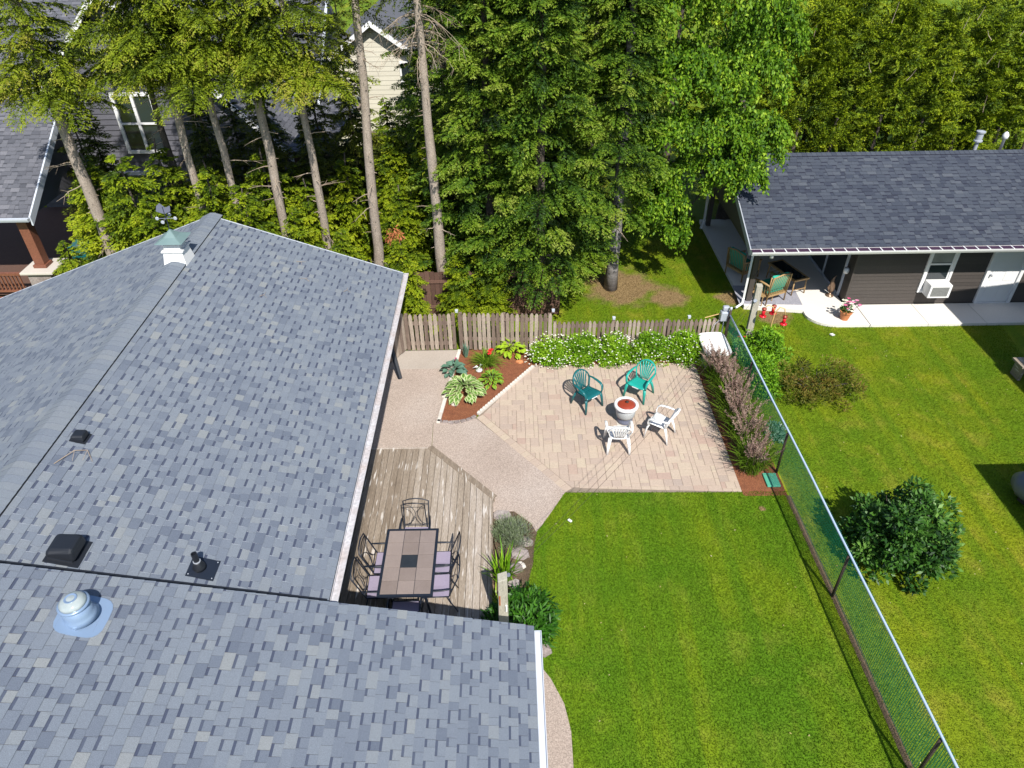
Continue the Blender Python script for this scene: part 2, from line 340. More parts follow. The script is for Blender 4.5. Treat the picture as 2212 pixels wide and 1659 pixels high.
def fast_mesh(name, V, tone, mat):
    """V: (n,4,3) quads; tone: (n,)"""
    n = len(V); me = bpy.data.meshes.new(name)
    me.vertices.add(n*4); me.vertices.foreach_set('co', np.asarray(V, np.float32).reshape(-1))
    me.loops.add(n*4); me.loops.foreach_set('vertex_index', np.arange(n*4, dtype=np.int32))
    me.polygons.add(n); me.polygons.foreach_set('loop_start', np.arange(0, n*4, 4, dtype=np.int32))
    try: me.polygons.foreach_set('loop_total', np.full(n, 4, dtype=np.int32))
    except Exception: pass
    at = me.attributes.new('tone', 'FLOAT', 'FACE'); at.data.foreach_set('value', np.asarray(tone, np.float32))
    me.materials.append(M[mat]); me.update(calc_edges=True); return me
def unit(a): return a / np.maximum(np.linalg.norm(a, axis=-1, keepdims=True), 1e-9)
def leaf_quads(p, d, nrm, ln, wd):
    """rhombus leaves at p pointing along d, facing nrm"""
    d = unit(d); s = unit(np.cross(d, nrm)); ln = np.reshape(ln, (-1,1)); wd = np.reshape(wd, (-1,1))
    mid = p + d * ln * .45
    return np.stack([p, mid + s * wd * .5, p + d * ln, mid - s * wd * .5], axis=1)
def clip_poly(poly, clip):
    """Sutherland-Hodgman, clip convex counter-clockwise"""
    out = list(poly); n = len(clip)
    for i in range(n):
        a, b = clip[i], clip[(i+1)%n]; inp = out; out = []
        if not inp: return []
        f = lambda p: (b[0]-a[0])*(p[1]-a[1]) - (b[1]-a[1])*(p[0]-a[0])
        for j in range(len(inp)):
            c, e = inp[j-1], inp[j]; fc, fe = f(c), f(e)
            if fe >= 0:
                if fc < 0: t = fc/(fc-fe); out.append((c[0]+t*(e[0]-c[0]), c[1]+t*(e[1]-c[1])))
                out.append(e)
            elif fc >= 0: t = fc/(fc-fe); out.append((c[0]+t*(e[0]-c[0]), c[1]+t*(e[1]-c[1])))
    return out
def area(poly): return abs(sum(poly[i][0]*poly[(i+1)%len(poly)][1]-poly[(i+1)%len(poly)][0]*poly[i][1] for i in range(len(poly))))/2
def inside(x, y, poly):
    c = np.zeros(np.shape(x), bool); n = len(poly)
    for i in range(n):
        x1, y1 = poly[i]; x2, y2 = poly[(i+1) % n]
        if y1 == y2: continue
        c ^= ((y1 > y) != (y2 > y)) & (x < (x2-x1)*(y-y1)/(y2-y1)+x1)
    return c
def xy(pts): return [(P(a, b).x, P(a, b).y) for a, b in pts]
# ------------------------------------------------------------------ ground sheets
g = MB(); S_ = 420
g.poly([(-S_, -S_/2, -.02), (S_, -S_/2, -.02), (S_, S_, -.02), (-S_, S_, -.02)])
g.build('ground', 'turf_neighbour', kind='structure')
PATIO = [(5.055, 11.05), (5.045, 15.92), (.62, 15.93), (-.87, 13.72), (1.17, 11.12)]
LAWN_L = [(1222,1060), (1195,1100), (1170,1135), (1158,1150), (1152,1180), (1150,1215), (1140,1255), (1125,1285), (1135,1370), (1160,1430), (1190,1465), (1220,1520), (1235,1580), (1240,1659)]
LAWN = xy(LAWN_L) + [(.85, 4.0), (.6, 2.0), (6.1, 2.0), (6.08, 8.3), (6.06, 11.05), (5.055, 11.05)]
def smooth_line(pts, n=4, amp=.0):
    out = []
    for i in range(len(pts)-1):
        for k in range(n):
            t = k/n; out.append((pts[i][0]*(1-t)+pts[i+1][0]*t + random.uniform(-amp, amp), pts[i][1]*(1-t)+pts[i+1][1]*t + random.uniform(-amp, amp)))
    return out + [pts[-1]]
LAWN_R = smooth_line(LAWN, 8, .012)
def sheet(name, poly, z, mat, **tags):
    m = MB(); m.poly([(p[0], p[1], z) for p in (poly if sum(poly[i][0]*poly[(i+1)%len(poly)][1]-poly[(i+1)%len(poly)][0]*poly[i][1] for i in range(len(poly))) > 0 else poly[::-1])])
    o = m.build(name, mat, **tags)
    bm = __import__('bmesh').new(); bm.from_mesh(o.data); __import__('bmesh').ops.triangulate(bm, faces=bm.faces); bm.to_mesh(o.data); bm.free(); return o
sheet('lawn', LAWN_R, -.010, 'turf', kind='structure')
BED = [(.60,15.94), (5.05,15.93), (5.06,11.04), (5.07, 10.93), (6.02,10.93), (6.02,16.75), (-1.45,16.75), (-1.87,13.62), (-1.5,13.55), (-.9,13.75)]
BED2 = xy([(1062,1105), (1110,1103), (1147,1130), (1160,1150), (1154,1180), (1152,1215), (1142,1255), (1128,1285), (1138,1370), (1162,1430)]) + [(-.1,6.9), (-.5,6.9)]
sheet('flower_bed', BED, -.005, 'mulch', kind='structure')
sheet('deck_side_bed', BED2, -.006, 'mulch_dark', kind='structure')
sheet('soil_strip', [(6.06,1.6),(6.17,1.6),(6.14,8.3),(6.10,10.93),(5.97,10.93),(6.01,8.0)], -.0065, 'mulch_dark', kind='structure')
# exposed aggregate path, poured in slabs
path = thing('path', None, None); path['kind'] = 'structure'
def slab(poly, z1, mat, parent, z0=-.018, bev=.006, name='slab'):
    m = MB(); m.prism(poly, z0, z1); return m.build(name, mat, parent, bevel=bev)
yj = P(910, 797).y
slab([(-3.4, yj+.006), (-1.60, yj+.006), (-1.41, 16.72), (-3.4, 16.72)], .008, 'concrete_grey', path)
slab([(-3.4, 12.45), (-1.90, 12.45), (-1.935, 13.575), (-1.82, 13.61), (-1.60, yj-.006), (-3.4, yj-.006)], .007, 'aggregate', path)
slab([(-1.89, 12.45), (-.46, 10.88)] + xy([(1064,1106), (1110,1104), (1147,1130), (1158,1149), (1170,1135), (1195,1100), (1222,1061)]) + [(-.87, 13.70), (-1.93, 13.58)], .007, 'aggregate', path)
slab(xy([(1162,1431), (1190,1466), (1219,1520), (1234,1580), (1239,1659)]) + [(.84,4.0), (.59,2.0), (-.6,2.0), (-.6, 6.9)], .007, 'aggregate', path)

# ------------------------------------------------------------------ patio pavers
patio = thing('patio', None, None); patio['kind'] = 'structure'
m = MB(); m.prism(PATIO, -.012, .002); m.build('joint_sand', 'joint_sand', patio)
# border soldier course along the south-west diagonal
A_, B_ = Vector((-.87, 13.72)), Vector((1.17, 11.12)); dd = (B_-A_).normalized(); nn = Vector((-dd.y, dd.x))   # nn points inward (north-east)
pieces = []
t = 0.0; Ld = (B_-A_).length
while t < Ld - .02:
    w = min(random.choice((.16, .2, .24)), Ld - t)
    q = [A_+dd*(t+.004)+nn*.004, A_+dd*(t+w-.004)+nn*.004, A_+dd*(t+w-.004)+nn*.20, A_+dd*(t+.004)+nn*.20]
    pieces.append([tuple(v) for v in q]); t += w
IN = [(5.05, 11.065), (5.04, 15.91), (.66, 15.92)]
a2, b2 = A_+nn*.208, B_+nn*.208
IN = [tuple(b2 + dd*0 ), (5.05, 11.06), (5.04, 15.915), (.63, 15.92), tuple(a2)]
CL = [(-.87,13.72), (1.17,11.12), (5.055,11.05), (5.045,15.92), (.62,15.93)]
# rows of mixed stones; blocks of two rows are sometimes spanned by a large stone
y = 11.05; unit_h = .105
grid_rows = int((15.93-11.05)/unit_h)+1; cols = int(6.1/unit_h)+1
used = np.zeros((grid_rows, cols), bool)
def rect_piece(c, r, w, h):
    x0 = -.92 + c*unit_h; y0 = 11.05 + r*unit_h; gp = .0035
    j = lambda: random.uniform(-.002, .002)
    return [(x0+gp+j(), y0+gp+j()), (x0+w*unit_h-gp+j(), y0+gp+j()), (x0+w*unit_h-gp+j(), y0+h*unit_h-gp+j()), (x0+gp+j(), y0+h*unit_h-gp+j())]
for r in range(grid_rows):
    for c in range(cols):
        if used[r, c]: continue
        opts = random.sample([(2,2), (2,2), (3,2), (2,3), (1,2), (2,1), (3,2)], 7) + [(2,1), (1,2), (1,1)]
        for w, h in opts:
            if r+h <= grid_rows and c+w <= cols and not used[r:r+h, c:c+w].any():
                used[r:r+h, c:c+w] = True; pieces.append(rect_piece(c, r, w, h)); break
fin = []
for i, q in enumerate(pieces):
    if i > 0 and len(q) == 4 and abs(q[0][1]-q[1][1]) < .01:
        q = clip_poly(q, [tuple(a2), tuple(b2), (5.055, 11.055), (5.045, 15.915), (.62, 15.925)])
    if len(q) >= 3 and area(q) > .0015: fin.append(q)
fin.sort(key=lambda q: -area(q) / ((q[0][1])**2 + 60))
def paver(mb, q):
    cx_, cy_ = sum(p[0] for p in q)/len(q), sum(p[1] for p in q)/len(q)
    tn = min(.92, max(.12, random.gauss(.5, .17))) if random.random() < .95 else 1.0; zt = .009 + random.uniform(-.0025, .0025); e = .006
    top = []
    for p in q:
        d = Vector((cx_-p[0], cy_-p[1])); d = d.normalized()*min(e, d.length*.3); top.append((p[0]+d.x, p[1]+d.y, zt))
    n = len(q); vs = [(p[0], p[1], zt-.004) for p in q] + top + [(p[0], p[1], .001) for p in q]
    a = sum(q[i][0]*q[(i+1)%n][1]-q[(i+1)%n][0]*q[i][1] for i in range(n))
    fs = [tuple(range(n, 2*n))] + [(i, (i+1)%n, (i+1)%n+n, i+n) for i in range(n)] + [(i+2*n, (i+1)%n+2*n, (i+1)%n, i) for i in range(n)]
    if a < 0: fs = [f[::-1] for f in fs]
    mb.add(vs, fs, 0, tn)
for q in fin[:300]:
    m = MB(); paver(m, q); m.build('paver', 'paver', patio)
m = MB()
for q in fin[300:]: paver(m, q)
m.build('paver', 'paver', patio, kind='stuff')

# scalloped concrete edging along the bed
edge = thing('garden_edging', 'scalloped pale concrete edging between red mulch bed and paver patio', 'garden edging')
def along(pts, step):
    out = []; carry = 0
    for i in range(len(pts)-1):
        a, b = Vector(pts[i]), Vector(pts[i+1]); L = (b-a).length; t = carry
        while t < L: out.append((a+(b-a)*(t/L), math.atan2((b-a).y, (b-a).x))); t += step
        carry = t - L
    return out
m = MB(); prof = [(0,0), (.01,.0)]
for i in range(9): a = math.pi*i/8; prof.append((.05*0 + .052*math.cos(math.pi-a)+.055, .05+.032*math.sin(a)))
sc = MB(); n = 9
pts = [(-.052, 0)] + [(.052*-math.cos(math.pi*i/8), .045+.035*math.sin(math.pi*i/8)) for i in range(9)] + [(.052, 0)]
k = len(pts); vs = [(p[0], -.035, p[1]) for p in pts] + [(p[0], .035, p[1]) for p in pts]
sc.add(vs, [tuple(range(k)), tuple(range(2*k-1, k-1, -1))] + [((i+1)%k, i, i+k, (i+1)%k+k) for i in range(k)])
scm = sc.mesh('edging_stone', 'edging')
for p, a in along([(.60, 15.80), (-.86, 13.80)], .108): obj('edging_stone', scm, edge, (p.x, p.y, 0), a)
edge2 = thing('brick_edging', 'row of pale and grey bricks edging red mulch bed beside the walk', 'garden edging')
for p, a in along([(-1.44, 16.6), (-1.80, 13.62)], .2):
    m = MB(); m.box((0,0,.02), (.19,.09,.05), 0, random.random()); m.build('brick', 'edging', edge2, bevel=.008).location = (p.x, p.y, 0); bpy.data.objects[-1]
for o in [o for o in bpy.data.objects if o.parent == edge2]: o.rotation_euler = (0, 0, R(84) + random.uniform(-.05,.05))
for p, a in along([(-1.78, 13.60), (-1.45, 13.52), (-1.1, 13.62), (-.9, 13.76)], .15):
    m = MB(); m.box((0,0,.02), (.13,.09,.05), 0, random.random()*.7); o = m.build('brick', 'rock', edge2, bevel=.012); o.location = (p.x, p.y, 0); o.rotation_euler = (0,0,a+random.uniform(-.15,.15))

# ------------------------------------------------------------------ shingled roof surface
def shingles(O, U, V, lu, lv, e, mat, roof, budget, urange=None, wmin=.10, wmax=.23, thick=.011, vcap=0, seed=1, ncount=None):
    """O: lower corner; U along the eave, V up the slope. urange(v)->(u0,u1). Pieces: raised tabs and recessed slots with a dark upper band."""
    rd = random.Random(seed); O = Vector(O); U = Vector(U).normalized(); V = Vector(V).normalized(); Wn = U.cross(V)
    if Wn.z < 0: Wn = -Wn; 
    flip = U.cross(V).z < 0
    def pt(u, v, w): return O + U*u + V*v + Wn*w
    lst = []; k = 0
    while k*e < lv - .01:
        v0, v1 = k*e, min(lv, (k+1)*e+.006); ua, ub = (0, lu) if urange is None else urange(v0)
        u = ua - rd.uniform(0, .1); tabbed = rd.random() < .5
        while u < ub - .01:
            w = rd.uniform(wmin, wmax) if tabbed else rd.uniform(.10, .20)
            a, b = max(u, ua), min(u+w, ub)
            if b - a > .012: lst.append((a, b, v0, v1, tabbed, min(.85, max(.16, rd.gauss(.52, .125))) if rd.random() < .90 else rd.choice((.22, .28, .76, .86))))
            u += w; tabbed = (not tabbed) if (not tabbed or rd.random() < .72) else tabbed
        k += 1
    def piece(mb, s):
        a, b, v0, v1, tab, tn = s; g_ = .0022; a += g_; b -= g_
        h0 = (thick if tab else thick*.5) + rd.uniform(0, .002); h1 = .002
        vs = [pt(a,v0,0), pt(b,v0,0), pt(b,v0,h0), pt(a,v0,h0)]
        if tab:
            vs += [pt(b,v1,h1), pt(a,v1,h1), pt(b,v1,0), pt(a,v1,0)]
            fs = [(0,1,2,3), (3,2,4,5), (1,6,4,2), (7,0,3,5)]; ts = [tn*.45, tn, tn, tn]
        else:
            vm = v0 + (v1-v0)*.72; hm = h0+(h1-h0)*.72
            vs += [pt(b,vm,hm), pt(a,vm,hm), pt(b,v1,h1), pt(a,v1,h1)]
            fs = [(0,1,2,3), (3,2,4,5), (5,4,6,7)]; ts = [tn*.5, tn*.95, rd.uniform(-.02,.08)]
        if flip: fs = [f[::-1] for f in fs]
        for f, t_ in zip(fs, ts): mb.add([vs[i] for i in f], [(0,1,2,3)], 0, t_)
    ctr = lambda s: pt((s[0]+s[1])/2, s[2], 0)
    lst.sort(key=lambda s: (0 if in_view(ctr(s), -8) else 1e6) + (ctr(s)-Vector((0,0,CAM_H))).length - 3*(s[1]-s[0]))
    for s in lst[:budget]:
        m = MB(); piece(m, s); m.build('shingle', mat, roof)
    m = MB()
    for s in lst[budget:]: piece(m, s)
    m.build('shingle', mat, roof, kind='stuff')
def slab_on(O, U, V, lu, lv, th, mat, name, parent, urange=None, w0=-.001):
    O = Vector(O); U = Vector(U).normalized(); V = Vector(V).normalized(); Wn = U.cross(V); Wn = -Wn if Wn.z < 0 else Wn
    r0 = (0, lu) if urange is None else urange(0); r1 = (0, lu) if urange is None else urange(lv)
    q = [(r0[0],0), (r0[1],0), (r1[1],lv), (r1[0],lv)]
    b = [O+U*u+V*v+Wn*(w0-th) for u,v in q]; t_ = [O+U*u+V*v+Wn*w0 for u,v in q]
    if U.cross(V).z < 0: b, t_ = b[::-1], t_[::-1]
    m = MB(); m.hexa(b, t_); return m.build(name, mat, parent)

# ------------------------------------------------------------------ the house with the grey roofs
SL = .364; XE, ZE = -2.70, 2.69; XR = -7.19; ZR = ZE + SL*(XE-XR); YG = 16.30
house = thing('house', 'long single storey house with grey shingled gable roofs beside the wooden deck', 'house', (0,0,0))
cs = 1/math.hypot(1, SL); ve = Vector((-1, 0, SL)).normalized(); vw = Vector((1, 0, SL)).normalized()
lv_e = (XE-XR)/cs*1.0; lv_e = math.hypot(XE-XR, ZR-ZE)
EXP = .143
# rake of the wing: a slightly skewed line
def rakeY(X): return 6.53 + (X-.0)*.095
OW = .19                       # the wing roof lies a little above the main one
XWE = .30; ZWE = ZE + OW - SL*(XWE-XE)
lw = math.hypot(XWE-(-7.0), SL*(XWE+7.0))
roof_e = slab_on((XE, 3.0, ZE), (0,1,0), ve, YG-3.0, lv_e, .14, 'shingle_grey', 'roof', house)
roof_e.data.materials.clear(); roof_e.data.materials.append(M['white_metal'])
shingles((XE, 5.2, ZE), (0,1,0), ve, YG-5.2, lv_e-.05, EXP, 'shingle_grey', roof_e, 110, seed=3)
XW2 = -14.6; lv_w = math.hypot(XR-XW2, SL*(XR-XW2))
roof_w = slab_on((XW2, 0, ZR-SL*(XR-XW2)), (0,1,0), vw, YG, lv_w, .14, 'white_metal', 'roof', house)
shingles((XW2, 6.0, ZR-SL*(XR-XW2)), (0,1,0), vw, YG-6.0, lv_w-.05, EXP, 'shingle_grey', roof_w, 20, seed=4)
ur = lambda v: (0, rakeY(XWE - v*cs) - 1.5)
roof_n = slab_on((XWE, 1.5, ZWE), (0,1,0), ve, 5, lw, .10, 'dark_post', 'roof', house, urange=ur)
# skewed pieces: shear the along-eave axis a little so that tabs follow the rake
def wing_shingles():
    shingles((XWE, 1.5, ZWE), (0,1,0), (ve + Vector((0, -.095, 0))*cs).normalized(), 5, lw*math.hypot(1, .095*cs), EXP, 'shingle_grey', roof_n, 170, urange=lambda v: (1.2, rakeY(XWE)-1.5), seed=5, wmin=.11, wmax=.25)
wing_shingles()
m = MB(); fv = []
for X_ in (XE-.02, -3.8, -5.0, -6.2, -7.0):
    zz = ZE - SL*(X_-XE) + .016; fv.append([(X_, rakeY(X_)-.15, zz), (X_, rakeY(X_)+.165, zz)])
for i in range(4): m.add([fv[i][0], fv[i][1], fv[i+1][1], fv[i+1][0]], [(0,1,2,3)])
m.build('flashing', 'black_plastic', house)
# ridge vent capped with shingles
m = MB(); rd = random.Random(8); y = 2.0
cap = MB()
while y < YG+.02:
    tn = min(1, max(0, rd.gauss(.62, .07))); a, b = y, y+.15; h = .050
    prof = [(-.27, -.27*SL+.016), (-.16, -.16*SL+.026), (-.05, .018), (.05, .018), (.15, -.15*SL+.038), (.235, -.235*SL+.038)]
    lo = [(XR+p[0], a, ZR+p[1]+.010) for p in prof]; hi = [(XR+p[0], b, ZR+p[1]+.003) for p in prof]
    k = len(prof)
    cap.add(lo+hi, [(i, i+1, i+1+k, i+k) for i in range(k-1)], 0, tn)
    cap.add([lo[-1], hi[-1], (hi[-1][0]-.006, b, hi[-1][2]-.036), (lo[-1][0]-.006, a, lo[-1][2]-.043)], [(0,3,2,1)], 1, .2)
    cap.add([(v[0], v[1], v[2]-.012) for v in lo] + lo, [(i, i+1, i+1+k, i+k) for i in range(k-1)], 0, tn*.4)
    y += .143
cap.build('ridge_cap', ['shingle_grey', 'black_plastic'], house, kind='stuff')
# walls, gable end
m = MB(); m.span(-12.2, -3.41, 0, 15.99, -.02, 2.30); m.build('wall', 'siding_blue', house)
m = MB(); m.add([(-13.4,16.0,0),(-3.41,16.0,0),(-3.41,16.0,2.80),(XR,16.0,ZR-.16),(-13.4,16.0,ZR-.2-SL*(XR+13.4))], [(4,3,2,1,0)]); m.build('gable', 'siding_blue', house)
m = MB(); m.span(-6.9, -.30, 1.0, 5.7, -.02, 1.75); m.build('wall', 'siding_blue', house)
for i in range(9):                          # lap siding boards on the deck side
    m = MB(); z = .08+i*.25
    m.hexa([(-3.40,6.0,z), (-3.385,6.0,z), (-3.385,15.98,z), (-3.40,15.98,z)], [(-3.40,6.0,z+.245), (-3.398,6.0,z+.245), (-3.398,15.98,z+.245), (-3.40,15.98,z+.245)], 0, random.random()); m.build('siding_board', 'siding_blue', house)
# rake trims
m = MB()
for sx, x1, z1 in ((1, XE, ZE), (-1, XW2, ZR-SL*(XR-XW2))):
    m.hexa([(XR,YG-.005,ZR-.17),(x1,YG-.005,z1-.17),(x1,YG+.022,z1-.17),(XR,YG+.022,ZR-.17)][::sx], [(XR,YG-.005,ZR+.012),(x1,YG-.005,z1+.012),(x1,YG+.022,z1+.012),(XR,YG+.022,ZR+.012)][::sx])
m.build('rake_trim', 'white_metal', house)
def gutter(x0, y0, x1, y1, z, out, mat, parent, w=.125, h=.10, name='gutter'):
    """open K style gutter between two points, out = unit vector away from the wall"""
    o = Vector(out); pr = [(0, 0), (0, -h), (w*.75, -h), (w*.95, -h*.4), (w, 0), (w-.012, 0), (w*.86, -h*.45), (w*.68, -h+.012), (.012, -h+.012), (.012, 0)]
    m = MB(); vs = []
    for (x, y_) in ((x0, y0), (x1, y1)):
        for a, b in pr: vs.append((x+o.x*a, y_+o.y*a, z+b))
    k = len(pr); m.add(vs, [(i, (i+1)%k, (i+1)%k+k, i+k) for i in range(k)] + [(0,1,2,3,4), (k+4,k+3,k+2,k+1,k)], 0, .5)
    g_ = m.build(name, mat, parent); return g_
gutter(XE+.01, 6.32, XE+.01, YG+.02, ZE-.005, (1,0,0), 'gutter_rusty', house)
m = MB(); m.span(XE+.020, XE+.125, 6.33, YG, ZE-.052, ZE-.044, 0, .5); m.build('gutter_floor', 'gutter_rusty', house)
gutter(XWE+.005, 1.5, XWE+.005, rakeY(XWE)-.08, ZWE-.01, (1,0,0), 'white_metal', house, w=.11)
m = MB(); m.span(XWE+.016, XWE+.10, 1.5, rakeY(XWE)-.09, ZWE-.05, ZWE-.044, 0, .8); m.build('gutter_floor', 'white_metal', house)
m = MB(); m.span(-3.41, XE-.02, 6.35, 16.0, ZE-.2, ZE-.185); m.build('soffit', 'white_metal', house)
m = MB(); m.tube([(-3.3,15.95,2.5), (-3.05,15.95,2.3), (-3.28,15.95,1.9), (-3.3,15.9,1.2)], .035, 4); m.build('downspout', 'white_metal', house)
m = MB(); m.tube([(-3.3,15.9,1.25), (-3.15,15.75,.75), (-2.95,15.35,.06)], [.05,.07,.06], 6); m.build('downspout_sleeve', 'black_plastic', house)
m = MB(); m.box((-3.29,13.9,1.0), (.16,.5,.8)); m.build('wall_cabinet', 'white_metal', house, bevel=.01)
m = MB(); m.box((-3.36,12.85,1.1), (.05,.85,2.0)); m.build('door', 'white_metal', house, bevel=.01)
house_c = bpy.data.objects

# ------------------------------------------------------------------ deck
deck = thing('deck', 'weathered wooden deck with cut off corner along the house', 'deck')
DK = [(-3.40, 4.8), (-.43, 4.8), (-.45, 10.80), (-1.93, 12.40), (-3.40, 12.40)]
x = -3.40; i = 0
m = MB(); m.prism([(-3.38,4.8), (-.47,4.8), (-.49,10.76), (-1.95,12.36), (-3.38,12.36)], -.01, .165); m.build('joists', 'wood_brown', deck)
while x < -.45:
    w = .138; q = clip_poly([(x+.004, 4.8), (x+w-.004, 4.8), (x+w-.004, 12.4), (x+.004, 12.4)], DK)
    if len(q) > 2:
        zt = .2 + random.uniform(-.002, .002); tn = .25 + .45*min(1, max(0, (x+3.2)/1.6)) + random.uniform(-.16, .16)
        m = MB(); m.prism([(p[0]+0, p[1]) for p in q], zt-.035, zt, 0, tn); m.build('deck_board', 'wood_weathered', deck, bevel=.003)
    x += w
m = MB(); a, b = Vector((-1.93,12.40)), Vector((-.45,10.80)); d = (b-a).normalized(); nn_ = Vector((d.y, -d.x))*-1
def strip(mb, a, b, off0, off1, z0, z1, tone=.5):
    d = (b-a).normalized(); n_ = Vector((-d.y, d.x))
    q = [a+n_*off0, b+n_*off0, b+n_*off1, a+n_*off1]; mb.prism([tuple(v) for v in q], z0, z1, 0, tone)
m = MB(); strip(m, a-d*.03, b+d*.03, -.02, .12, .17, .212, .35); m.build('edge_board', 'wood_weathered', deck, bevel=.004)
m = MB(); strip(m, a, b, .05, .09, 0, .168, .35); m.build('skirt_board', 'wood_weathered', deck)
m = MB(); strip(m, Vector((-.45,10.80)), Vector((-.43,4.8)), 0.002, .03, 0, .19, .45); m.build('skirt_board', 'wood_weathered', deck)
m = MB(); strip(m, Vector((-3.4,12.40)), Vector((-1.93,12.40)), 0.002, .035, 0, .205, .9); m.build('edge_board', 'wood_weathered', deck)

# ------------------------------------------------------------------ picket fences
def picket_mesh(w, h, seed):
    rd = random.Random(seed); m = MB(); t = .02
    pr = [(-w/2, 0), (w/2, 0), (w/2, h-.07), (w*.30, h-.02), (0, h), (-w*.30, h-.02), (-w/2, h-.07)]
    k = len(pr); vs = [(a, -t/2, b) for a, b in pr] + [(a, t/2, b) for a, b in pr]
    m.add(vs, [tuple(range(k)), tuple(range(2*k-1, k-1, -1))] + [((i+1)%k, i, i+k, (i+1)%k+k) for i in range(k)], 0, rd.uniform(.25, .9)); return m.mesh('picket', 'wood_picket')
def picket_fence(name, label, x0, x1, y0, y1, h, pitch, w, posts, cat='fence', rails=(.28, .82), rail_h=.09, variants=5, front=True):
    f = thing(name, label, cat); L = math.hypot(x1-x0, y1-y0); ang = math.atan2(y1-y0, x1-x0)
    f.location = (x0, y0, 0); f.rotation_euler = (0, 0, ang)
    ms = [picket_mesh(w, h, 100+i) for i in range(variants)]
    n = int(L/pitch)
    for i in range(n+1):
        o = obj('picket', random.choice(ms), f, (i*pitch + random.uniform(-.004,.004), -.035, .04+random.uniform(-.015,.015)))
        o.rotation_euler = (0, random.uniform(-.012,.012), 0)
    for r in rails:
        m = MB(); m.span(-.02, L+.02, -.024, .02, h*r, h*r+rail_h, 0, .4); m.build('rail', 'wood_picket', f)
    for px in posts:
        m = MB(); m.span(px-.045, px+.045, .022, .11, 0, h-.02, 0, .4); m.build('post', 'wood_picket', f)
    return f
gy = 16.74
picket_fence('gate', 'wooden picket gate at the end of the walk beside the house corner', -2.85, -1.56, gy, gy, 1.18, .132, .100, [0, 1.29], 'gate', rails=(.16,.72), rail_h=.10)
fl = picket_fence('picket_fence', 'tall weathered picket fence behind the hosta bed', -1.36, 1.13, 16.74, 16.62, 1.20, .130, .098, [0, 1.2, 2.45])
fr = picket_fence('picket_fence', 'low weathered picket fence behind the white flowering shrubs', 1.24, 5.72, 16.60, 16.63, .95, .121, .080, [0, 1.62, 3.1, 4.4])
picket_fence('side_fence', 'short dark board fence closing the gap at the house corner', -3.35, -2.98, 16.1, 16.72, 1.2, .12, .115, [.3])
lampm = MB(); lampm.box((0,0,.01), (.07,.07,.05), 0, .2); lampm.box((0,0,.045), (.08,.08,.02), 0, .5)
first = None
for px, py, pz, lab in ((-1.45,16.80,1.22,'small white post lamp beside the picket gate'), (1.19,16.72,1.24,'small white post lamp where the tall picket fence steps down'), (2.86,16.70,.98,'small white post lamp above the middle of the low picket fence'), (4.93,16.70,.98,'small white post lamp on low fence near its east end')):
    o = lampm.build('post_lamp', 'white_metal'); tag(o, lab, 'lamp', 'lamps on the picket fence posts'); o.location = (px, py, pz)
    bpy.context.view_layer.update()
# dark board fence behind
bf = thing('board_fence', 'dark reddish board fence in the shade under the spruces', 'fence', (-3.6, 18.55, 0))
for i in range(36):
    m = MB(); m.span(i*.142, i*.142+.135, -.01, .012, .03, 1.5+random.uniform(-.03,.03), 0, random.random()); m.build('fence_board', 'wood_brown', bf)
m = MB(); m.span(0, 5.1, -.045, -.012, 1.15, 1.24, 0, .9); m.build('rail', 'wood_brown', bf)
m = MB(); m.span(0, 5.1, -.045, -.012, .3, .39, 0, .9); m.build('rail', 'wood_brown', bf)

# ------------------------------------------------------------------ green mesh fence
mf = thing('mesh_fence', 'green mesh fence with pale metal top rail between the two lawns', 'fence')
FX0, FY0, FX1, FY1, FH = 5.95, 16.45, 6.14, 1.5, 1.2
def fp(t, z): return Vector((FX0+(FX1-FX0)*t, FY0+(FY1-FY0)*t, z))
m = MB(); m.tube([fp(i/12, FH+.012*math.sin(i*1.7)) for i in range(13)], .022, 8); m.build('top_rail', 'rail_metal', mf, smooth=True)
posts = [fp(0, 0)] + [fp((FY0-y)/(FY0-FY1), 0) for y in (14.3, 11.64, 8.3, 5.0, 1.6)]
for p in posts:
    m = MB(); m.tube([p+Vector((-.02,0,0)), p+Vector((-.02,0,FH-.03))], .028, 8); m.build('post', 'dark_post', mf, smooth=True)
m = MB(); m.tube([fp(0,0), fp(0,FH+.16)], .03, 8); m.build('end_post', 'dark_post', mf, smooth=True)
m = MB(); m.tube([fp(0,FH+.16), fp(0,FH+.24)], .034, 8); m.build('post_cap', 'white_metal', mf, smooth=True)
m = MB(); LF = FY0-FY1; n = int(LF/.045); rd = random.Random(2)
for i in range(n):
    t = i/n; w = .0065; zt = FH + rd.uniform(.02, .05)
    a, b = fp(t, .03), fp(t+rd.uniform(-.0002,.0002), zt)
    for s in (Vector((.024, 0, 0)),):
        m.add([a+s+Vector((0,-w,0)), a+s+Vector((0,w,0)), b+s+Vector((0,w,0)), b+s+Vector((0,-w,0))], [(0,1,2,3)], 0, rd.random())
for j in range(27):
    z = .05 + j*.0435; w = .0058
    for i in range(12):
        a, b = fp(i/12, z+.006*math.sin(j+i)), fp((i+1)/12, z+.006*math.sin(j+i+1)); s = Vector((.024,0,0))
        m.add([a+s+Vector((0,0,-w)), b+s+Vector((0,0,-w)), b+s+Vector((0,0,w)), a+s+Vector((0,0,w))], [(0,1,2,3)], 0, rd.random())
m.build('mesh', 'green_mesh', mf, kind='stuff')
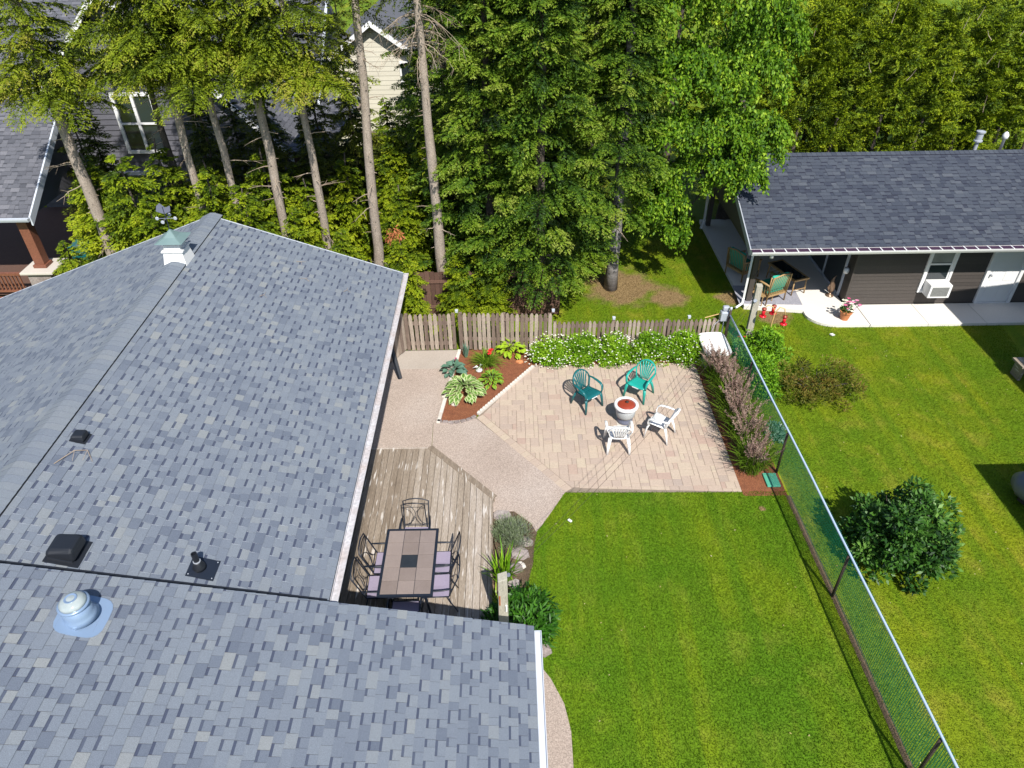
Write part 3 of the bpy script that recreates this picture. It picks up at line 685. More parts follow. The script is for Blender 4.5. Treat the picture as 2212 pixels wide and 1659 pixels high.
# ------------------------------------------------------------------ dark sided garage with porch
garage = thing('garage', 'dark brown sided garage with charcoal shingle roof, white door and corner porch', 'garage')
GS = .385; GY, GZ = 17.98, 2.38; GR = 21.55; GZR = GZ + GS*(GR-GY); GX0, GX1 = 6.72, 17.5
lg = math.hypot(GR-GY, GZR-GZ); vg = Vector((0, 1, GS)).normalized(); vgn = Vector((0, -1, GS)).normalized()
gr1 = slab_on((GX0, GY, GZ), (1,0,0), vg, GX1-GX0, lg, .12, 'dark_post', 'roof', garage)
shingles((GX0, GY, GZ), (1,0,0), vg, GX1-GX0, lg-.03, .143, 'shingle_dark', gr1, 290, seed=21, wmin=.14, wmax=.34)
gr2 = slab_on((GX0, 2*GR-GY, GZ), (1,0,0), vgn, GX1-GX0, lg, .12, 'dark_post', 'roof', garage)
m = MB(); rd = random.Random(3); x = GX0
while x < GX1:
    tn = rd.uniform(.3,.7)
    for s in (-1, 1):
        q = [(x,GR,GZR+.03), (x+.16,GR,GZR+.022), (x+.16,GR+s*.15,GZR-.15*GS+.026), (x,GR+s*.15,GZR-.15*GS+.034)]
        if s > 0: q = q[::-1]
        m.add(q, [(3,2,1,0)], 0, tn); q2 = [(v[0],v[1],v[2]-.02) for v in (q[2], q[3]) ] if s < 0 else []
        if s < 0: m.add([q[3], q[2], (q[2][0],q[2][1],q[2][2]-.03), (q[3][0],q[3][1],q[3][2]-.03)], [(3,2,1,0)], 0, -.2)
    x += .15
m.build('ridge_cap', 'shingle_dark', garage, kind='stuff')
for s, ya, yb in ((1, GY, GR), (-1, GR, 2*GR-GY)):
    za, zb = (GZ, GZR) if s > 0 else (GZR, GZ)
    m = MB(); m.hexa([(GX0-.03,ya,za-.20),(GX0,ya,za-.20),(GX0,yb,zb-.20),(GX0-.03,yb,zb-.20)], [(GX0-.03,ya,za+.012),(GX0,ya,za+.012),(GX0,yb,zb+.012),(GX0-.03,yb,zb+.012)]); m.build('rake_trim', 'galvanised', garage)
g_ = gutter(GX0-.02, GY-.005, GX1, GY-.005, GZ-.005, (0,-1,0), 'white_paint', garage, w=.22, h=.12)
m = MB(); m.span(GX0, GX1, GY-.200, GY-.008, GZ-.016, GZ-.009); m.build('gutter_guard', 'gutter_guard', garage)
x = GX0+.25
while x < GX1: m = MB(); m.span(x, x+.028, GY-.215, GY-.005, GZ-.012, GZ+.002); m.build('gutter_strap', 'white_paint', garage); x += .33
# walls: lap boards
WY, WX = 18.76, 10.2
m = MB(); m.span(WX, GX1, WY+.02, 24.8, -.02, 2.45); m.build('wall', 'siding_dark', garage)
m = MB(); m.add([(GX0+.02,GY+.1,GZ-.15),(GX0+.02,GR,GZR-.15),(GX0+.02,2*GR-GY-.1,GZ-.15)], [(2,1,0)]); m.build('gable', 'siding_dark', garage)
z = .06; openings = [(12.30, 13.12, .50, 2.3), (14.12, 15.26, 0, 2.3)]
while z < 2.4:
    segs = [(WX-.012, GX1)]
    for a, b, z0, z1 in openings:
        if z+.11 > z0 and z < z1: segs = [q for s in segs for q in ((s[0], min(s[1], a)), (max(s[0], b), s[1])) if q[1]-q[0] > .05]
    for a, b in segs:
        m = MB(); m.hexa([(a,WY-.006,z),(b,WY-.006,z),(b,WY+.019,z),(a,WY+.019,z)], [(a,WY+.008,z+.114),(b,WY+.008,z+.114),(b,WY+.019,z+.114),(a,WY+.019,z+.114)], 0, random.uniform(.35,.65)); m.build('siding_board', 'siding_dark', garage)
    m = MB(); yy = [(18.78, 19.15), (21.95, 24.8)] if z < 2.1 else [(18.78, 24.8)]
    for a, b in yy:
        m = MB(); m.hexa([(WX-.014,a,z),(WX-.014,b,z),(WX+.005,b,z),(WX+.005,a,z)][::-1], [(WX-.003,a,z+.114),(WX-.003,b,z+.114),(WX+.005,b,z+.114),(WX+.005,a,z+.114)][::-1], 0, random.uniform(.35,.65)); m.build('siding_board', 'siding_dark', garage)
    z += .12
m = MB(); m.span(WX-.03, WX+.03, WY-.03, WY+.02, .03, 2.4); m.build('corner_trim', 'siding_dark', garage)
m = MB(); m.span(WX, GX1, WY-.03, WY+.02, .02, .08, 0, 0); m.build('base_trim', 'siding_dark', garage)
# window with a through-wall air conditioner
win = MB()
x0, x1, z0, z1 = 12.36, 13.06, .55, 2.25; t = .075
for a, b, c, d in ((x0-t,x0,z0-t,z1+t), (x1,x1+t,z0-t,z1+t), (x0,x1,z1,z1+t), (x0,x1,z0-t,z0)): win.span(a, b, WY-.045, WY+.015, c, d)
for zz in (z0, 1.38, 1.84): win.span(x0, x1, WY-.02, WY+.012, zz, zz+.05)
for xx in (x0, x1-.045): win.span(xx, xx+.045, WY-.018, WY+.012, z0, z1)
w_ = win.build('window', 'white_paint', garage)
m = MB(); m.span(x0, x1, WY-.002, WY+.01, .9, z1); m.build('pane', 'window_glass', w_)
m = MB(); m.span(x0+.05, x1-.05, WY-.010, WY-.004, 1.45, 1.82); m.span(x0+.05, x1-.05, WY-.010, WY-.004, 1.92, 2.2); m.build('blind', 'interior', w_)
ac = MB(); ac.span(x0+.06, x1-.0, WY-.40, WY+.0, .48, .90)
ac_o = ac.build('air_conditioner', 'white_plastic', bevel=.015); tag(ac_o, 'white boxy air conditioner sticking out of the lower garage window', 'air conditioner')
m = MB(); m.span(x0+.12, x1-.08, WY-.408, WY-.401, .54, .84); m.build('grille', 'cooling_grille', ac_o)
# white door
dx0, dx1 = 14.24, 15.14
m = MB(); m.span(dx0, dx1, WY-.012, WY+.012, .10, 2.1)
dr = m.build('door', 'white_paint', garage)
for a, b, c, d in ((.10,.40,.16,.60), (.50,.80,.16,.60), (.10,.40,.72,1.35), (.50,.80,.72,1.35), (.10,.40,1.48,1.85), (.50,.80,1.48,1.85)):
    m = MB(); m.span(dx0+a, dx0+b, WY-.019, WY-.010, c+.1, d+.1); m.build('door_panel', 'white_paint', dr, bevel=.005)
m = MB(); m.lathe([(.0,0),(.03,.0),(.03,.03),(.012,.05),(.03,.07),(.0,.08)], 10, (dx0+.07, WY-.02, 1.03), mat=Matrix.Rotation(R(90),3,'X')); m.build('handle', 'grey_metal', dr, smooth=True)
m = MB(); t = .10
for a, b, c, d in ((dx0-t,dx0-.002,.04,2.2), (dx1+.002,dx1+t,.04,2.2), (dx0-.002,dx1+.002,2.1,2.2)): m.span(a, b, WY-.06, WY+.02, c, d)
m.span(dx0, dx1, WY-.07, WY+.0, .03, .09); m.build('door_frame', 'white_paint', garage)
# sliding door on the porch wall
m = MB()
for a, b, c, d in ((19.2,19.27,.12,2.1), (21.85,21.92,.12,2.1), (20.5,20.58,.12,2.1), (19.27,21.85,.12,.20), (19.27,21.85,2.02,2.1)): m.span(WX-.05, WX+.0, a, b, c, d)
sd = m.build('sliding_door', 'white_metal', garage)
m = MB(); m.span(WX-.03, WX-.02, 19.27, 20.5, .2, 2.02); m.build('pane', 'window_glass', sd)
m = MB(); m.span(WX-.026, WX-.016, 20.58, 21.85, .2, 2.02); m.build('pane', 'window_glass', sd)
m = MB(); m.lathe([(0,0),(.07,.01),(.085,.08),(.07,.17),(0,.18)], 10, (WX-.09, 19.02, 1.0)); m.build('wall_lamp', 'white_plastic', garage, smooth=True)
for (px, py) in ((7.33, 19.02), (7.33, 24.4)):
    m = MB(); m.span(px-.075, px+.075, py-.075, py+.075, .1, 2.45); m.build('porch_post', 'siding_dark', garage)
m = MB(); m.tube([(6.98,18.03,2.3), (7.12,18.35,2.1), (7.16,18.9,1.95), (7.15,18.90,.28), (7.08,18.78,.14), (6.86,18.62,.10)], .042, 4); m.build('downspout', 'white_paint', garage)
m = MB(); m.tube([(7.14,24.3,2.2), (7.14,24.3,.35), (7.0,24.1,.12)], .05, 4); m.build('downspout', 'white_paint', garage)
m = MB(); m.lathe([(.055,0),(.055,.16)], 10, (7.32,17.93,2.12), mat=None); m.build('flood_lamp', 'white_plastic', garage, smooth=True)
m = MB(); m.span(GX0+.02, WX, GY+.05, 24.9, 2.28, 2.33); m.build('porch_ceiling', 'siding_dark', garage)
# roof pipes behind the ridge
m = MB(); c = Vector((14.55, GR+.45, GZR-.2))
m.lathe([(.055,0),(.055,.32),(.13,.34),(.13,.38),(.10,.39),(.10,.60),(.13,.61),(.135,.65),(.0,.68)], 14, c); tag(m.build('flue_pipe', 'galvanised', smooth=False), 'galvanised flue pipe with cap behind the garage ridge', 'flue pipe')
m = MB(); c = Vector((15.35, GR+.45, GZR-.2)); m.lathe([(.045,0),(.045,.40),(.085,.42),(.095,.52),(.05,.60),(.0,.63)], 14, c); tag(m.build('vent_pipe', 'white_plastic', smooth=True), 'white plastic vent pipe behind the garage ridge', 'vent pipe')
# porch slab and walk
pw = thing('porch_floor', None, None); pw['kind'] = 'structure'
m = MB(); m.prism([(7.14,18.70), (8.86,18.42), (10.16,18.42), (10.2,24.9), (7.14,24.9)], -.02, .115); m.build('slab', 'concrete_white', pw, bevel=.008)
cur = [(8.84,18.40)] + [(9.62-.78*math.cos(a), 18.28-.66*math.sin(a)) for a in [R(d) for d in range(6, 91, 12)]]
walk = thing('walkway', None, None); walk['kind'] = 'structure'
yb = 17.60
segs = [(None, 10.55), (10.56, 12.25), (12.26, 13.95), (13.96, 15.65), (15.66, 18)]
m = MB(); m.prism(cur[1:] + [(10.54, yb+.005), (10.54, WY-.03), (10.22, WY-.03), (10.17, 18.41), (8.86, 18.41)], -.02, .07); m.build('slab', 'concrete_white', walk, bevel=.006)
for a, b in segs[1:]:
    m = MB(); m.span(a, b, yb, WY-.03, -.02, .07, 0, .45); m.build('slab', 'concrete_white', walk, bevel=.005)

# furniture on the porch
def legs_chair(name, label, loc, rz, W_=.72, D_=.72):
    t = thing(name, label, 'chair', loc, rz)
    for sx in (-1, 1):
        for yy, h in ((-D_/2, .60), (D_/2, .95)):
            m = MB(); m.tube([(sx*W_/2, yy, 0), (sx*W_/2*.97, yy, h)], .022, 6); m.build('leg', 'wicker', t, smooth=True)
        m = MB(); m.tube([(sx*W_/2, -D_/2-.03, .60), (sx*W_/2, 0, .64), (sx*W_/2, D_/2, .66)], .032, 6); m.build('armrest', 'wicker', t, smooth=True)
        m = MB()
        for i in range(7): m.span(sx*W_/2-.006, sx*W_/2+.006, -D_/2+.04+i*.1, -D_/2+.075+i*.1, .28, .62)
        m.span(sx*W_/2-.01, sx*W_/2+.01, -D_/2, D_/2, .26, .30); m.build('side_panel', 'wicker', t)
    m = MB(); m.span(-W_/2, W_/2, -D_/2, D_/2, .26, .33); m.build('seat_frame', 'wicker', t)
    m = MB(); m.tube([(-W_/2, D_/2, .3), (-W_/2+.02, D_/2+.08, .95), (0, D_/2+.1, 1.02), (W_/2-.02, D_/2+.08, .95), (W_/2, D_/2, .3)], .025, 6); 
    for i in range(9): xx = -W_/2+.08+i*(W_-.16)/8; m.tube([(xx, D_/2, .33), (xx, D_/2+.09, .98)], .008, 4)
    m.build('back_frame', 'wicker', t, smooth=True)
    m = MB(); m.span(-W_/2+.04, W_/2-.04, -D_/2+.02, D_/2-.08, .33, .45); m.build('seat_cushion', 'teal_fabric', t, bevel=.04)
    m = MB(); m.box((0, D_/2-.04, .72), (W_-.1, .12, .52), mat=Matrix.Rotation(R(-10), 3, 'X')); m.build('back_cushion', 'teal_fabric', t, bevel=.04)
    return t
legs_chair('wicker_chair', 'wicker armchair with teal cushions on the grey porch rug', (7.95, 19.15, .125), R(205))
legs_chair('wicker_chair', 'wicker armchair with teal cushions deeper in the porch shade', (7.55, 20.6, .125), R(120))
t = thing('patio_table', 'long low wicker table with dark glass top on the garage porch', 'table', (8.75, 19.9, .125), R(20))
for sx in (-1, 1):
    for sy in (-1, 1): m = MB(); m.tube([(sx*.24, sy*.62, 0), (sx*.22, sy*.60, .50)], .022, 6); m.build('leg', 'wicker', t, smooth=True)
m = MB()
for a, b, c, d in ((-.28,.28,-.66,-.60), (-.28,.28,.60,.66), (-.28,-.22,-.6,.6), (.22,.28,-.6,.6)): m.span(a, b, c, d, .49, .54)
m.build('table_frame', 'wicker', t); m = MB(); m.span(-.22,.22,-.6,.6,.52,.535); m.build('table_top', 'window_glass', t)
m = MB(); m.tube([(-.24,-.62,.18), (.24,-.62,.18)], .012, 5); m.tube([(-.24,.62,.18), (.24,.62,.18)], .012, 5); m.build('stretcher', 'wicker', t)
m = MB(); m.box((0,0,.006), (1.9,1.1,.012)); o = m.build('rug', 'rug'); tag(o, 'grey speckled rug under wicker chair on the porch', 'rug'); o.location = (8.0, 19.3, .116); o.rotation_euler = (0,0,R(-4))
t = thing('folding_stool', 'low brown slatted stool in front of the wicker armchair', 'stool', (7.72, 18.95, .125), R(35))
for sx in (-1, 1):
    for sy in (-1, 1): m = MB(); m.tube([(sx*.25, sy*.2, 0), (sx*.25, sy*.2, .3)], .016, 5); m.build('leg', 'wicker', t)
for i in range(7): m = MB(); m.span(-.27+i*.08, -.21+i*.08, -.22, .22, .3, .32); m.build('slat', 'wicker', t)
t = thing('bird_statue', 'slim bronze bird statue on the porch near the sliding door', 'statue', (9.92, 19.22, .115))
m = MB(); m.lathe([(.12,0),(.12,.03),(.05,.05),(.03,.1),(0,.12)], 12); m.build('base', 'bronze', t, smooth=True)
m = MB(); m.tube([(0,0,.1), (.03,0,.22), (.0,0,.36), (-.03,0,.5), (.0,0,.62), (.05,0,.7)], [.03,.07,.085,.05,.03,.012], 8); m.build('body', 'bronze', t, smooth=True)
m = MB(); m.tube([(-.05,0,.45), (-.09,.0,.3), (-.05,0,.14)], [.01,.05,.01], 6, flat=.5); m.build('wing', 'bronze', t, smooth=True)
t = thing('flower_pot', 'terracotta pot of white and pink flowers on the garage walkway', 'flower pot', (9.90, 17.93, .07))
m = MB(); m.lathe([(0,0),(.11,0),(.155,.23),(.175,.23),(.18,.28),(.155,.285),(.15,.25),(0,.25)], 20); m.build('pot', 'terracotta', t, smooth=False)
def small_foliage(parent, name, mat, c, r, n, ln, wd, seed, flat=1.0, up=.4, shell=.5):
    rg = np.random.default_rng(seed); d = unit(rg.normal(size=(n,3))); d[:,2] = np.abs(d[:,2])*flat + (rg.random(n)-.5)*.2
    rr = (shell + (1-shell)*rg.random(n)**.6)[:,None]
    p = np.array(c) + d*rr*np.array(r)
    dirs = unit(d + rg.normal(size=(n,3))*.6 + np.array([0,0,up])); nr = unit(d*.6+rg.normal(size=(n,3))*.6 + np.array([0,-.2,.8]))
    q = leaf_quads(p, dirs, nr, ln*rg.uniform(.7,1.3,n), wd*rg.uniform(.7,1.2,n))
    return obj(name, fast_mesh(name, q, np.clip(rg.normal(.5,.2,n),0,1), mat), parent, kind='stuff')
def blossom_mesh(name, pts, r, mat, seed=1):
    rg = np.random.default_rng(seed); n = len(pts); P0 = np.repeat(np.array(pts), 5, 0)
    a = np.tile(np.arange(5)*2*np.pi/5, n) + np.repeat(rg.random(n)*6, 5); tilt = np.repeat(rg.normal(size=(n,3))*.25, 5, 0)
    d = np.stack([np.cos(a), np.sin(a), np.full(5*n,.25)], 1) + tilt*.5; nr = np.tile([0,-.35,1.], (5*n,1)) + tilt
    return fast_mesh(name, leaf_quads(P0, d, nr, np.full(5*n, r)*rg.uniform(.85,1.15,5*n), np.full(5*n, r*.9)), np.repeat(rg.random(n), 5), mat)
small_foliage(t, 'foliage', 'leaf_gloss', (0,0,.30), (.17,.17,.14), 260, .06, .035, 5)
rg = np.random.default_rng(9)
pts = np.stack([rg.normal(0,.11,26)+.03, rg.normal(0,.09,26), rg.uniform(.36,.66,26)], 1)
m = MB()
for p in pts: m.tube([(p[0]*.3,p[1]*.3,.3), tuple(p)], .004, 3)
m.build('stems', 'leaf_gloss', t)
for k, (a, b, mt) in enumerate(((0, 13, 'flower_white'), (13, 26, 'flower_pink'))): obj('flowers', blossom_mesh('flowers', pts[a:b], .06, mt, k), t)
M['flower_pink'].node_tree  # pink, crimson and pale mixed by tone

# ------------------------------------------------------------------ neighbour house behind the spruces
nh = thing('neighbour_house', 'tall grey sided house with white trimmed gable behind the spruce trunks', 'house')
YF = 26.5; ap = PY(213, -32, YF); el = PY(8, 296, YF); er = PY(645, 334, YF)
sl = (ap.z-er.z)/(er.x-ap.x)
xl = ap.x - (ap.z-2.6)/sl; xr = ap.x + (ap.z-2.2)/sl
m = MB(); m.add([(xl+.35,YF,-.02),(xr-.35,YF,-.02),(xr-.35,YF,2.2),(ap.x,YF,ap.z-.25),(xl+.35,YF,2.4)], [(0,1,2,3,4)]); m.span(xl+.4, xr-.4, YF+.02, YF+6, -.02, 2.3); m.build('wall', 'siding_grey', nh)
z = .1
while z < ap.z-.5:
    hw = min((ap.z-.3-z-.18)/sl, 5.0)
    m = MB(); a, b = max(xl+.35, ap.x-hw), min(xr-.35, ap.x+hw)
    m.hexa([(a,YF-.045,z),(b,YF-.045,z),(b,YF-.005,z),(a,YF-.005,z)], [(a,YF-.015,z+.19),(b,YF-.015,z+.19),(b,YF-.005,z+.19),(a,YF-.005,z+.19)], 0, random.uniform(.3,.7)); m.build('siding_board', 'siding_grey', nh); z += .195
for s, xe in ((-1, xl), (1, xr)):
    ze = ap.z - abs(xe-ap.x)*sl; Vv_ = Vector((-s, 0, sl)).normalized(); L = math.hypot(xe-ap.x, ap.z-ze)
    ro = slab_on((xe, YF-.4, ze), (0,1,0), Vv_, 8.5, L, .12, 'dark_post', 'roof', nh)
    shingles((xe, YF-.4, ze), (0,1,0), Vv_, 8.5, L, .17, 'shingle_far', ro, 0, seed=31+s, wmin=.2, wmax=.4, thick=.014)
    m = MB(); q = [(xe,ze-.24), (ap.x,ap.z-.24), (ap.x,ap.z+.02), (xe,ze+.02)]
    vs = [(x_,YF-.46,z_) for x_,z_ in q] + [(x_,YF-.40,z_) for x_,z_ in q]
    fs = [(0,1,2,3),(7,6,5,4),(0,4,5,1),(1,5,6,2),(2,6,7,3),(3,7,4,0)]
    if s > 0: fs = [f[::-1] for f in fs]
    m.add(vs, fs); m.build('rake_trim', 'white_paint', nh)
wl = PY(235, 200, YF-.05); wr = PY(352, 330, YF-.05)
m = MB(); x0, x1, z0, z1 = wl.x, wr.x+.25, wr.z, wl.z; t_ = .12
for a, b, c, d in ((x0,x0+t_,z0,z1), (x1-t_,x1,z0,z1), (x0+t_,x1-t_,z1-t_,z1), (x0+t_,x1-t_,z0,z0+t_), ((x0+x1)/2-.05,(x0+x1)/2+.05,z0+t_,z1-t_), (x0+t_,(x0+x1)/2-.05,(z0+z1)/2-.03,(z0+z1)/2+.03), ((x0+x1)/2+.05,x1-t_,(z0+z1)/2-.03,(z0+z1)/2+.03)): m.span(a, b, YF-.12, YF-.04, c, d)
w_ = m.build('window', 'white_paint', nh); m = MB(); m.span(x0+.1, x1-.1, YF-.06, YF-.05, z0+.1, z1-.1); m.build('pane', 'window_glass', w_)
wl = PY(228, 372, YF-.05)
m = MB(); m.span(wl.x, wl.x+2.6, YF-.14, YF-.04, wl.z-.1, wl.z+.03); m.build('sill_board', 'white_metal', nh)
# main south facing roof rising behind the gable
YM, ZM = 29.4, 2.6; sm = .72; XM0, XM1 = -26.0, -7.62; Lm = math.hypot(6, 6*sm)
vm_ = Vector((0,1,sm)).normalized()
rm = slab_on((XM0, YM, ZM), (1,0,0), vm_, XM1-XM0, Lm, .15, 'white_metal', 'roof', nh)
shingles((XM0, YM, ZM), (1,0,0), vm_, XM1-XM0, Lm, .17, 'shingle_far', rm, 0, seed=41, wmin=.2, wmax=.4, thick=.014)
m = MB(); m.add([(XM1-.4,YM+.5,-.02),(XM1-.4,YM+11,-.02),(XM1-.4,YM+11,ZM),(XM1-.4,YM+6,ZM+6*sm-.2),(XM1-.4,YM+.5,ZM)], [(0,1,2,3,4)]); m.span(XM0+.5, XM1-.45, YM+.5, YM+11, -.02, ZM); m.build('wall', 'siding_grey', nh)
m = MB(); m.tube([(XM1+.02,YM-.05,ZM-.05),(XM1+.02,YM+6,ZM+6*sm-.05)], .07, 4); m.build('rake_trim', 'white_metal', nh)
# covered porch
YP = 20.1; cx_ = -14.05; ze = 2.82
ps = .62; vp_ = Vector((0,1,ps)).normalized(); Lp = math.hypot(3.6, 3.6*ps)
ur_ = lambda v: (0, 9.0 - v*math.cos(math.atan(ps))*-.12)
rp = slab_on((cx_-9, YP-.3, ze), (1,0,0), vp_, 9, Lp, .12, 'dark_post', 'roof', nh)
shingles((cx_-9, YP-.3, ze), (1,0,0), vp_, 9, Lp, .15, 'shingle_far', rp, 0, seed=43, wmin=.15, wmax=.32, thick=.012)
gutter(cx_-9, YP-.31, cx_+.02, YP-.31, ze, (0,-1,0), 'white_metal', nh)
m = MB(); m.hexa([(cx_,YP-.3,ze-.25),(cx_+.05,YP-.3,ze-.25),(cx_+.05,YP+3.3,ze-.25+3.6*ps),(cx_,YP+3.3,ze-.25+3.6*ps)], [(cx_,YP-.3,ze+.02),(cx_+.05,YP-.3,ze+.02),(cx_+.05,YP+3.3,ze+.02+3.6*ps),(cx_,YP+3.3,ze+.02+3.6*ps)]); m.build('rake_trim', 'white_metal', nh)
m = MB(); m.add([(cx_-.1,YP,ze-.1),(cx_-.1,YP+3.3,ze-.1),(cx_-.1,YP+3.3,ze+3.2*ps)], [(0,1,2)]); m.build('gable', 'siding_grey', nh)
m = MB(); m.span(-14.65, -14.35, YP-.1, YP+.2, 1.1, ze-.1); m.span(-14.70,-14.30,YP-.15,YP+.25,1.08,1.18); m.build('porch_post', 'wood_red', nh, bevel=.008)
m = MB(); m.span(-14.85, -14.15, YP-.35, YP+.45, -.02, 1.0); m.build('pier', 'rock', nh)
m = MB(); m.span(-15.0, -14.0, YP-.45, YP+.55, 1.0, 1.08); m.build('pier_cap', 'concrete', nh, bevel=.015)
m = MB(); m.span(-24, -13.2, YP-.3, YF-.05, .25, .32); m.build('porch_floor', 'wood_brown', nh)
m = MB(); m.span(-24, -15.0, YP-.42, YP-.32, .98, 1.06); m.build('handrail', 'wood_red', nh)
m = MB(); m.span(-24, -14.2, YP-.40, YP-.34, .40, .46); m.build('handrail', 'wood_red', nh)
for i in range(22):
    m = MB(); xx = -15.1-i*.115; m.span(xx-.02, xx+.02, YP-.39, YP-.35, .45, 1.0); m.build('baluster', 'wood_red', nh)
m = MB(); m.span(-24,-14.2,YP-.45,YP-.40,.0,.25); m.build('porch_skirt', 'wood_red', nh)
m = MB(); m.span(-13.95,-13.3,YP+.2,YP+.35,.98,1.06); m.span(-13.95,-13.85,YP+.22,YP+.33,.3,.98); m.build('handrail', 'wood_red', nh)
o = MB(); o.span(-.55,.55,-.3,.3,0,.75); o = o.build('storage_box', 'dark_teal_plastic', bevel=.06); o.location = (-13.75, 21.6, .32); tag(o, 'dark green storage box under the neighbour porch roof', 'storage box')
m = MB(); m.span(-.57,.57,-.32,.32,.7,.8); m.build('lid', 'dark_teal_plastic', o, bevel=.03)

# lower side roof and pale gabled house further back
sh = thing('garden_shed', 'small shed with grey shingle roof behind the spruce trunks', 'shed')
a, b, c, d = PY(790, 205, 27), PY(702, 330, 27), PY(735, 195, 28.5), PY(760, 190, 28.5)
a = PY(706, 328, 25.3); d = PY(788, 208, 28.6); vsh = (d-a).normalized(); Lsh = (d-a).length
rf = slab_on(a+Vector((-1.5,0,0)), (1,0,0), vsh, 1.5, Lsh, .1, 'dark_post', 'roof', sh)
shingles(a+Vector((-1.5,0,0)),(1,0,0),vsh,1.5,Lsh,.17,'shingle_far',rf,0,seed=51,wmin=.2,wmax=.4,thick=.014)
m = MB(); o1, o2 = Vector((.02,0,-.14)), Vector((.09,0,-.14)); o3, o4 = Vector((.09,0,.03)), Vector((.02,0,.03)); m.hexa([a+o1,a+o2,d+o2,d+o1], [a+o4,a+o3,d+o3,d+o4]); m.build('rake_trim', 'wood_picket', sh)
m = MB(); m.span(a.x-1.3,a.x-.2,a.y+.3,a.y+3,0,a.z-.15); m.build('wall', 'wood_brown', sh)
bh = thing('pale_house', 'pale cream house gable with dark window far behind the spruces', 'house')
YB = 34.0; ap = PY(800, 42, YB); rr_ = PY(890, 105, YB); sb = (ap.z-rr_.z)/(rr_.x-ap.x); hw = 2.5; zb = ap.z-hw*sb
m = MB(); m.add([(ap.x-hw+.25,YB,-.02),(ap.x+hw-.25,YB,-.02),(ap.x+hw-.25,YB,zb),(ap.x,YB,ap.z-.15),(ap.x-hw+.25,YB,zb)], [(0,1,2,3,4)]); m.span(ap.x-hw+.3, ap.x+hw-.3, YB+.01, YB+8, -.02, zb-.1); m.build('wall', 'siding_beige', bh)
z = .1
while z < ap.z-.5:
    hh = min(hw-.25, (ap.z-.3-z-.18)/sb); m = MB(); m.hexa([(ap.x-hh,YB-.03,z),(ap.x+hh,YB-.03,z),(ap.x+hh,YB-.005,z),(ap.x-hh,YB-.005,z)], [(ap.x-hh,YB-.018,z+.19),(ap.x+hh,YB-.018,z+.19),(ap.x+hh,YB-.005,z+.19),(ap.x-hh,YB-.005,z+.19)], 0, random.uniform(.3,.8)); m.build('siding_board', 'siding_beige', bh); z += .2
for s in (-1, 1):
    xe = ap.x+s*hw; Vv_ = Vector((-s,0,sb)).normalized(); L = math.hypot(hw, hw*sb)
    ro = slab_on((xe, YB-.4, zb), (0,1,0), Vv_, 9, L, .12, 'shingle_far', 'roof', bh)
    m = MB(); q = [(xe,zb-.2), (ap.x,ap.z-.2), (ap.x,ap.z+.02), (xe,zb+.02)]; vs = [(x_,YB-.46,z_) for x_,z_ in q]+[(x_,YB-.40,z_) for x_,z_ in q]
    fs = [(0,1,2,3),(7,6,5,4),(0,4,5,1),(1,5,6,2),(2,6,7,3),(3,7,4,0)]
    if s > 0: fs = [f[::-1] for f in fs]
    m.add(vs, fs); m.build('rake_trim', 'white_paint', bh)
w0 = PY(862, 132, YB-.05); m = MB(); m.span(w0.x, w0.x+.9, YB-.1, YB-.04, w0.z-.9, w0.z); w_ = m.build('window', 'white_paint', bh)
m = MB(); m.span(w0.x+.08, w0.x+.82, YB-.11, YB-.102, w0.z-.82, w0.z-.08); m.build('pane', 'window_glass', w_)
sh2 = thing('timber_shed', 'dark shed wall in the shade behind the young firs', 'shed')
m = MB(); m.span(-7.6, -4.9, 22.9, 23.0, 0, 1.9); m.build('wall', 'siding_dark', sh2)
for i in range(5): m = MB(); m.span(-7.5+i*.6, -7.44+i*.6, 22.84, 22.9, 0, 1.9); m.build('stud', 'galvanised', sh2)
t = thing('garden_cart', 'green plastic garden cart half hidden behind the spruce trunks', 'garden cart', (-5.15, 22.0, 0), R(15))
m = MB(); m.hexa([(-.35,-.25,.25),(.35,-.25,.25),(.35,.25,.25),(-.35,.25,.25)], [(-.5,-.38,.8),(.5,-.38,.8),(.5,.38,.8),(-.5,.38,.8)]); m.build('tub', 'dark_teal_plastic', t, bevel=.04)
for s in (-1,1): m = MB(); m.lathe([(0,-.03),(.2,-.03),(.2,.03),(0,.03)], 16, (s*.42,0,.2), mat=Matrix.Rotation(R(90),3,'Y')); m.build('wheel', 'black_plastic', t)
m = MB(); m.tube([(-.4,-.35,.7),(-.35,-.7,.9),(.35,-.7,.9),(.4,-.35,.7)], .018, 6); m.build('handle', 'black_metal', t)

# house to the right, just outside the picture, whose shade falls on the lawn and walkway
ho = thing('side_house', 'neighbouring house just right of the lawn that shades the walkway', 'house')
m = MB(); m.span(14.25, 22, 2, 15.5, -.02, 4.4); m.span(11.25, 14.2, 3.0, 9.4, -.02, 2.9); m.build('wall', 'siding_beige', ho)
m = MB(); m.add([(14.25,15.5,4.4),(14.25,2,4.4),(22,2,4.4),(22,15.5,4.4),(18,2,4.9),(18,15.5,4.9)], [(0,5,4,1),(5,3,2,4),(0,3,5),(1,4,2)]); m.build('roof', 'shingle_far', ho)
t = thing('covered_grill', 'grey barrel shaped object at the right edge of the lawn', 'grill', (11.12, 10.45, 0), R(20))
m = MB(); m.tube([(0,-.55,.32),(0,-.35,.42),(0,.35,.42),(0,.55,.32)], [.18,.34,.34,.18], 12); m.build('cover', 'slate_blue', t, smooth=True)
m = MB(); m.span(-.12,.12,-.3,.3,.0,.3); m.build('stand', 'dark_post', t)
m = MB(); m.tube([(-.35,-.1,.55),(.35,.1,.6)], .03, 6); m.build('strap', 'blue_metal', t)
t = thing('plant_bench', 'corner of a weathered bench in the shade at the right edge', 'bench', (13.25, 15.05, 0))
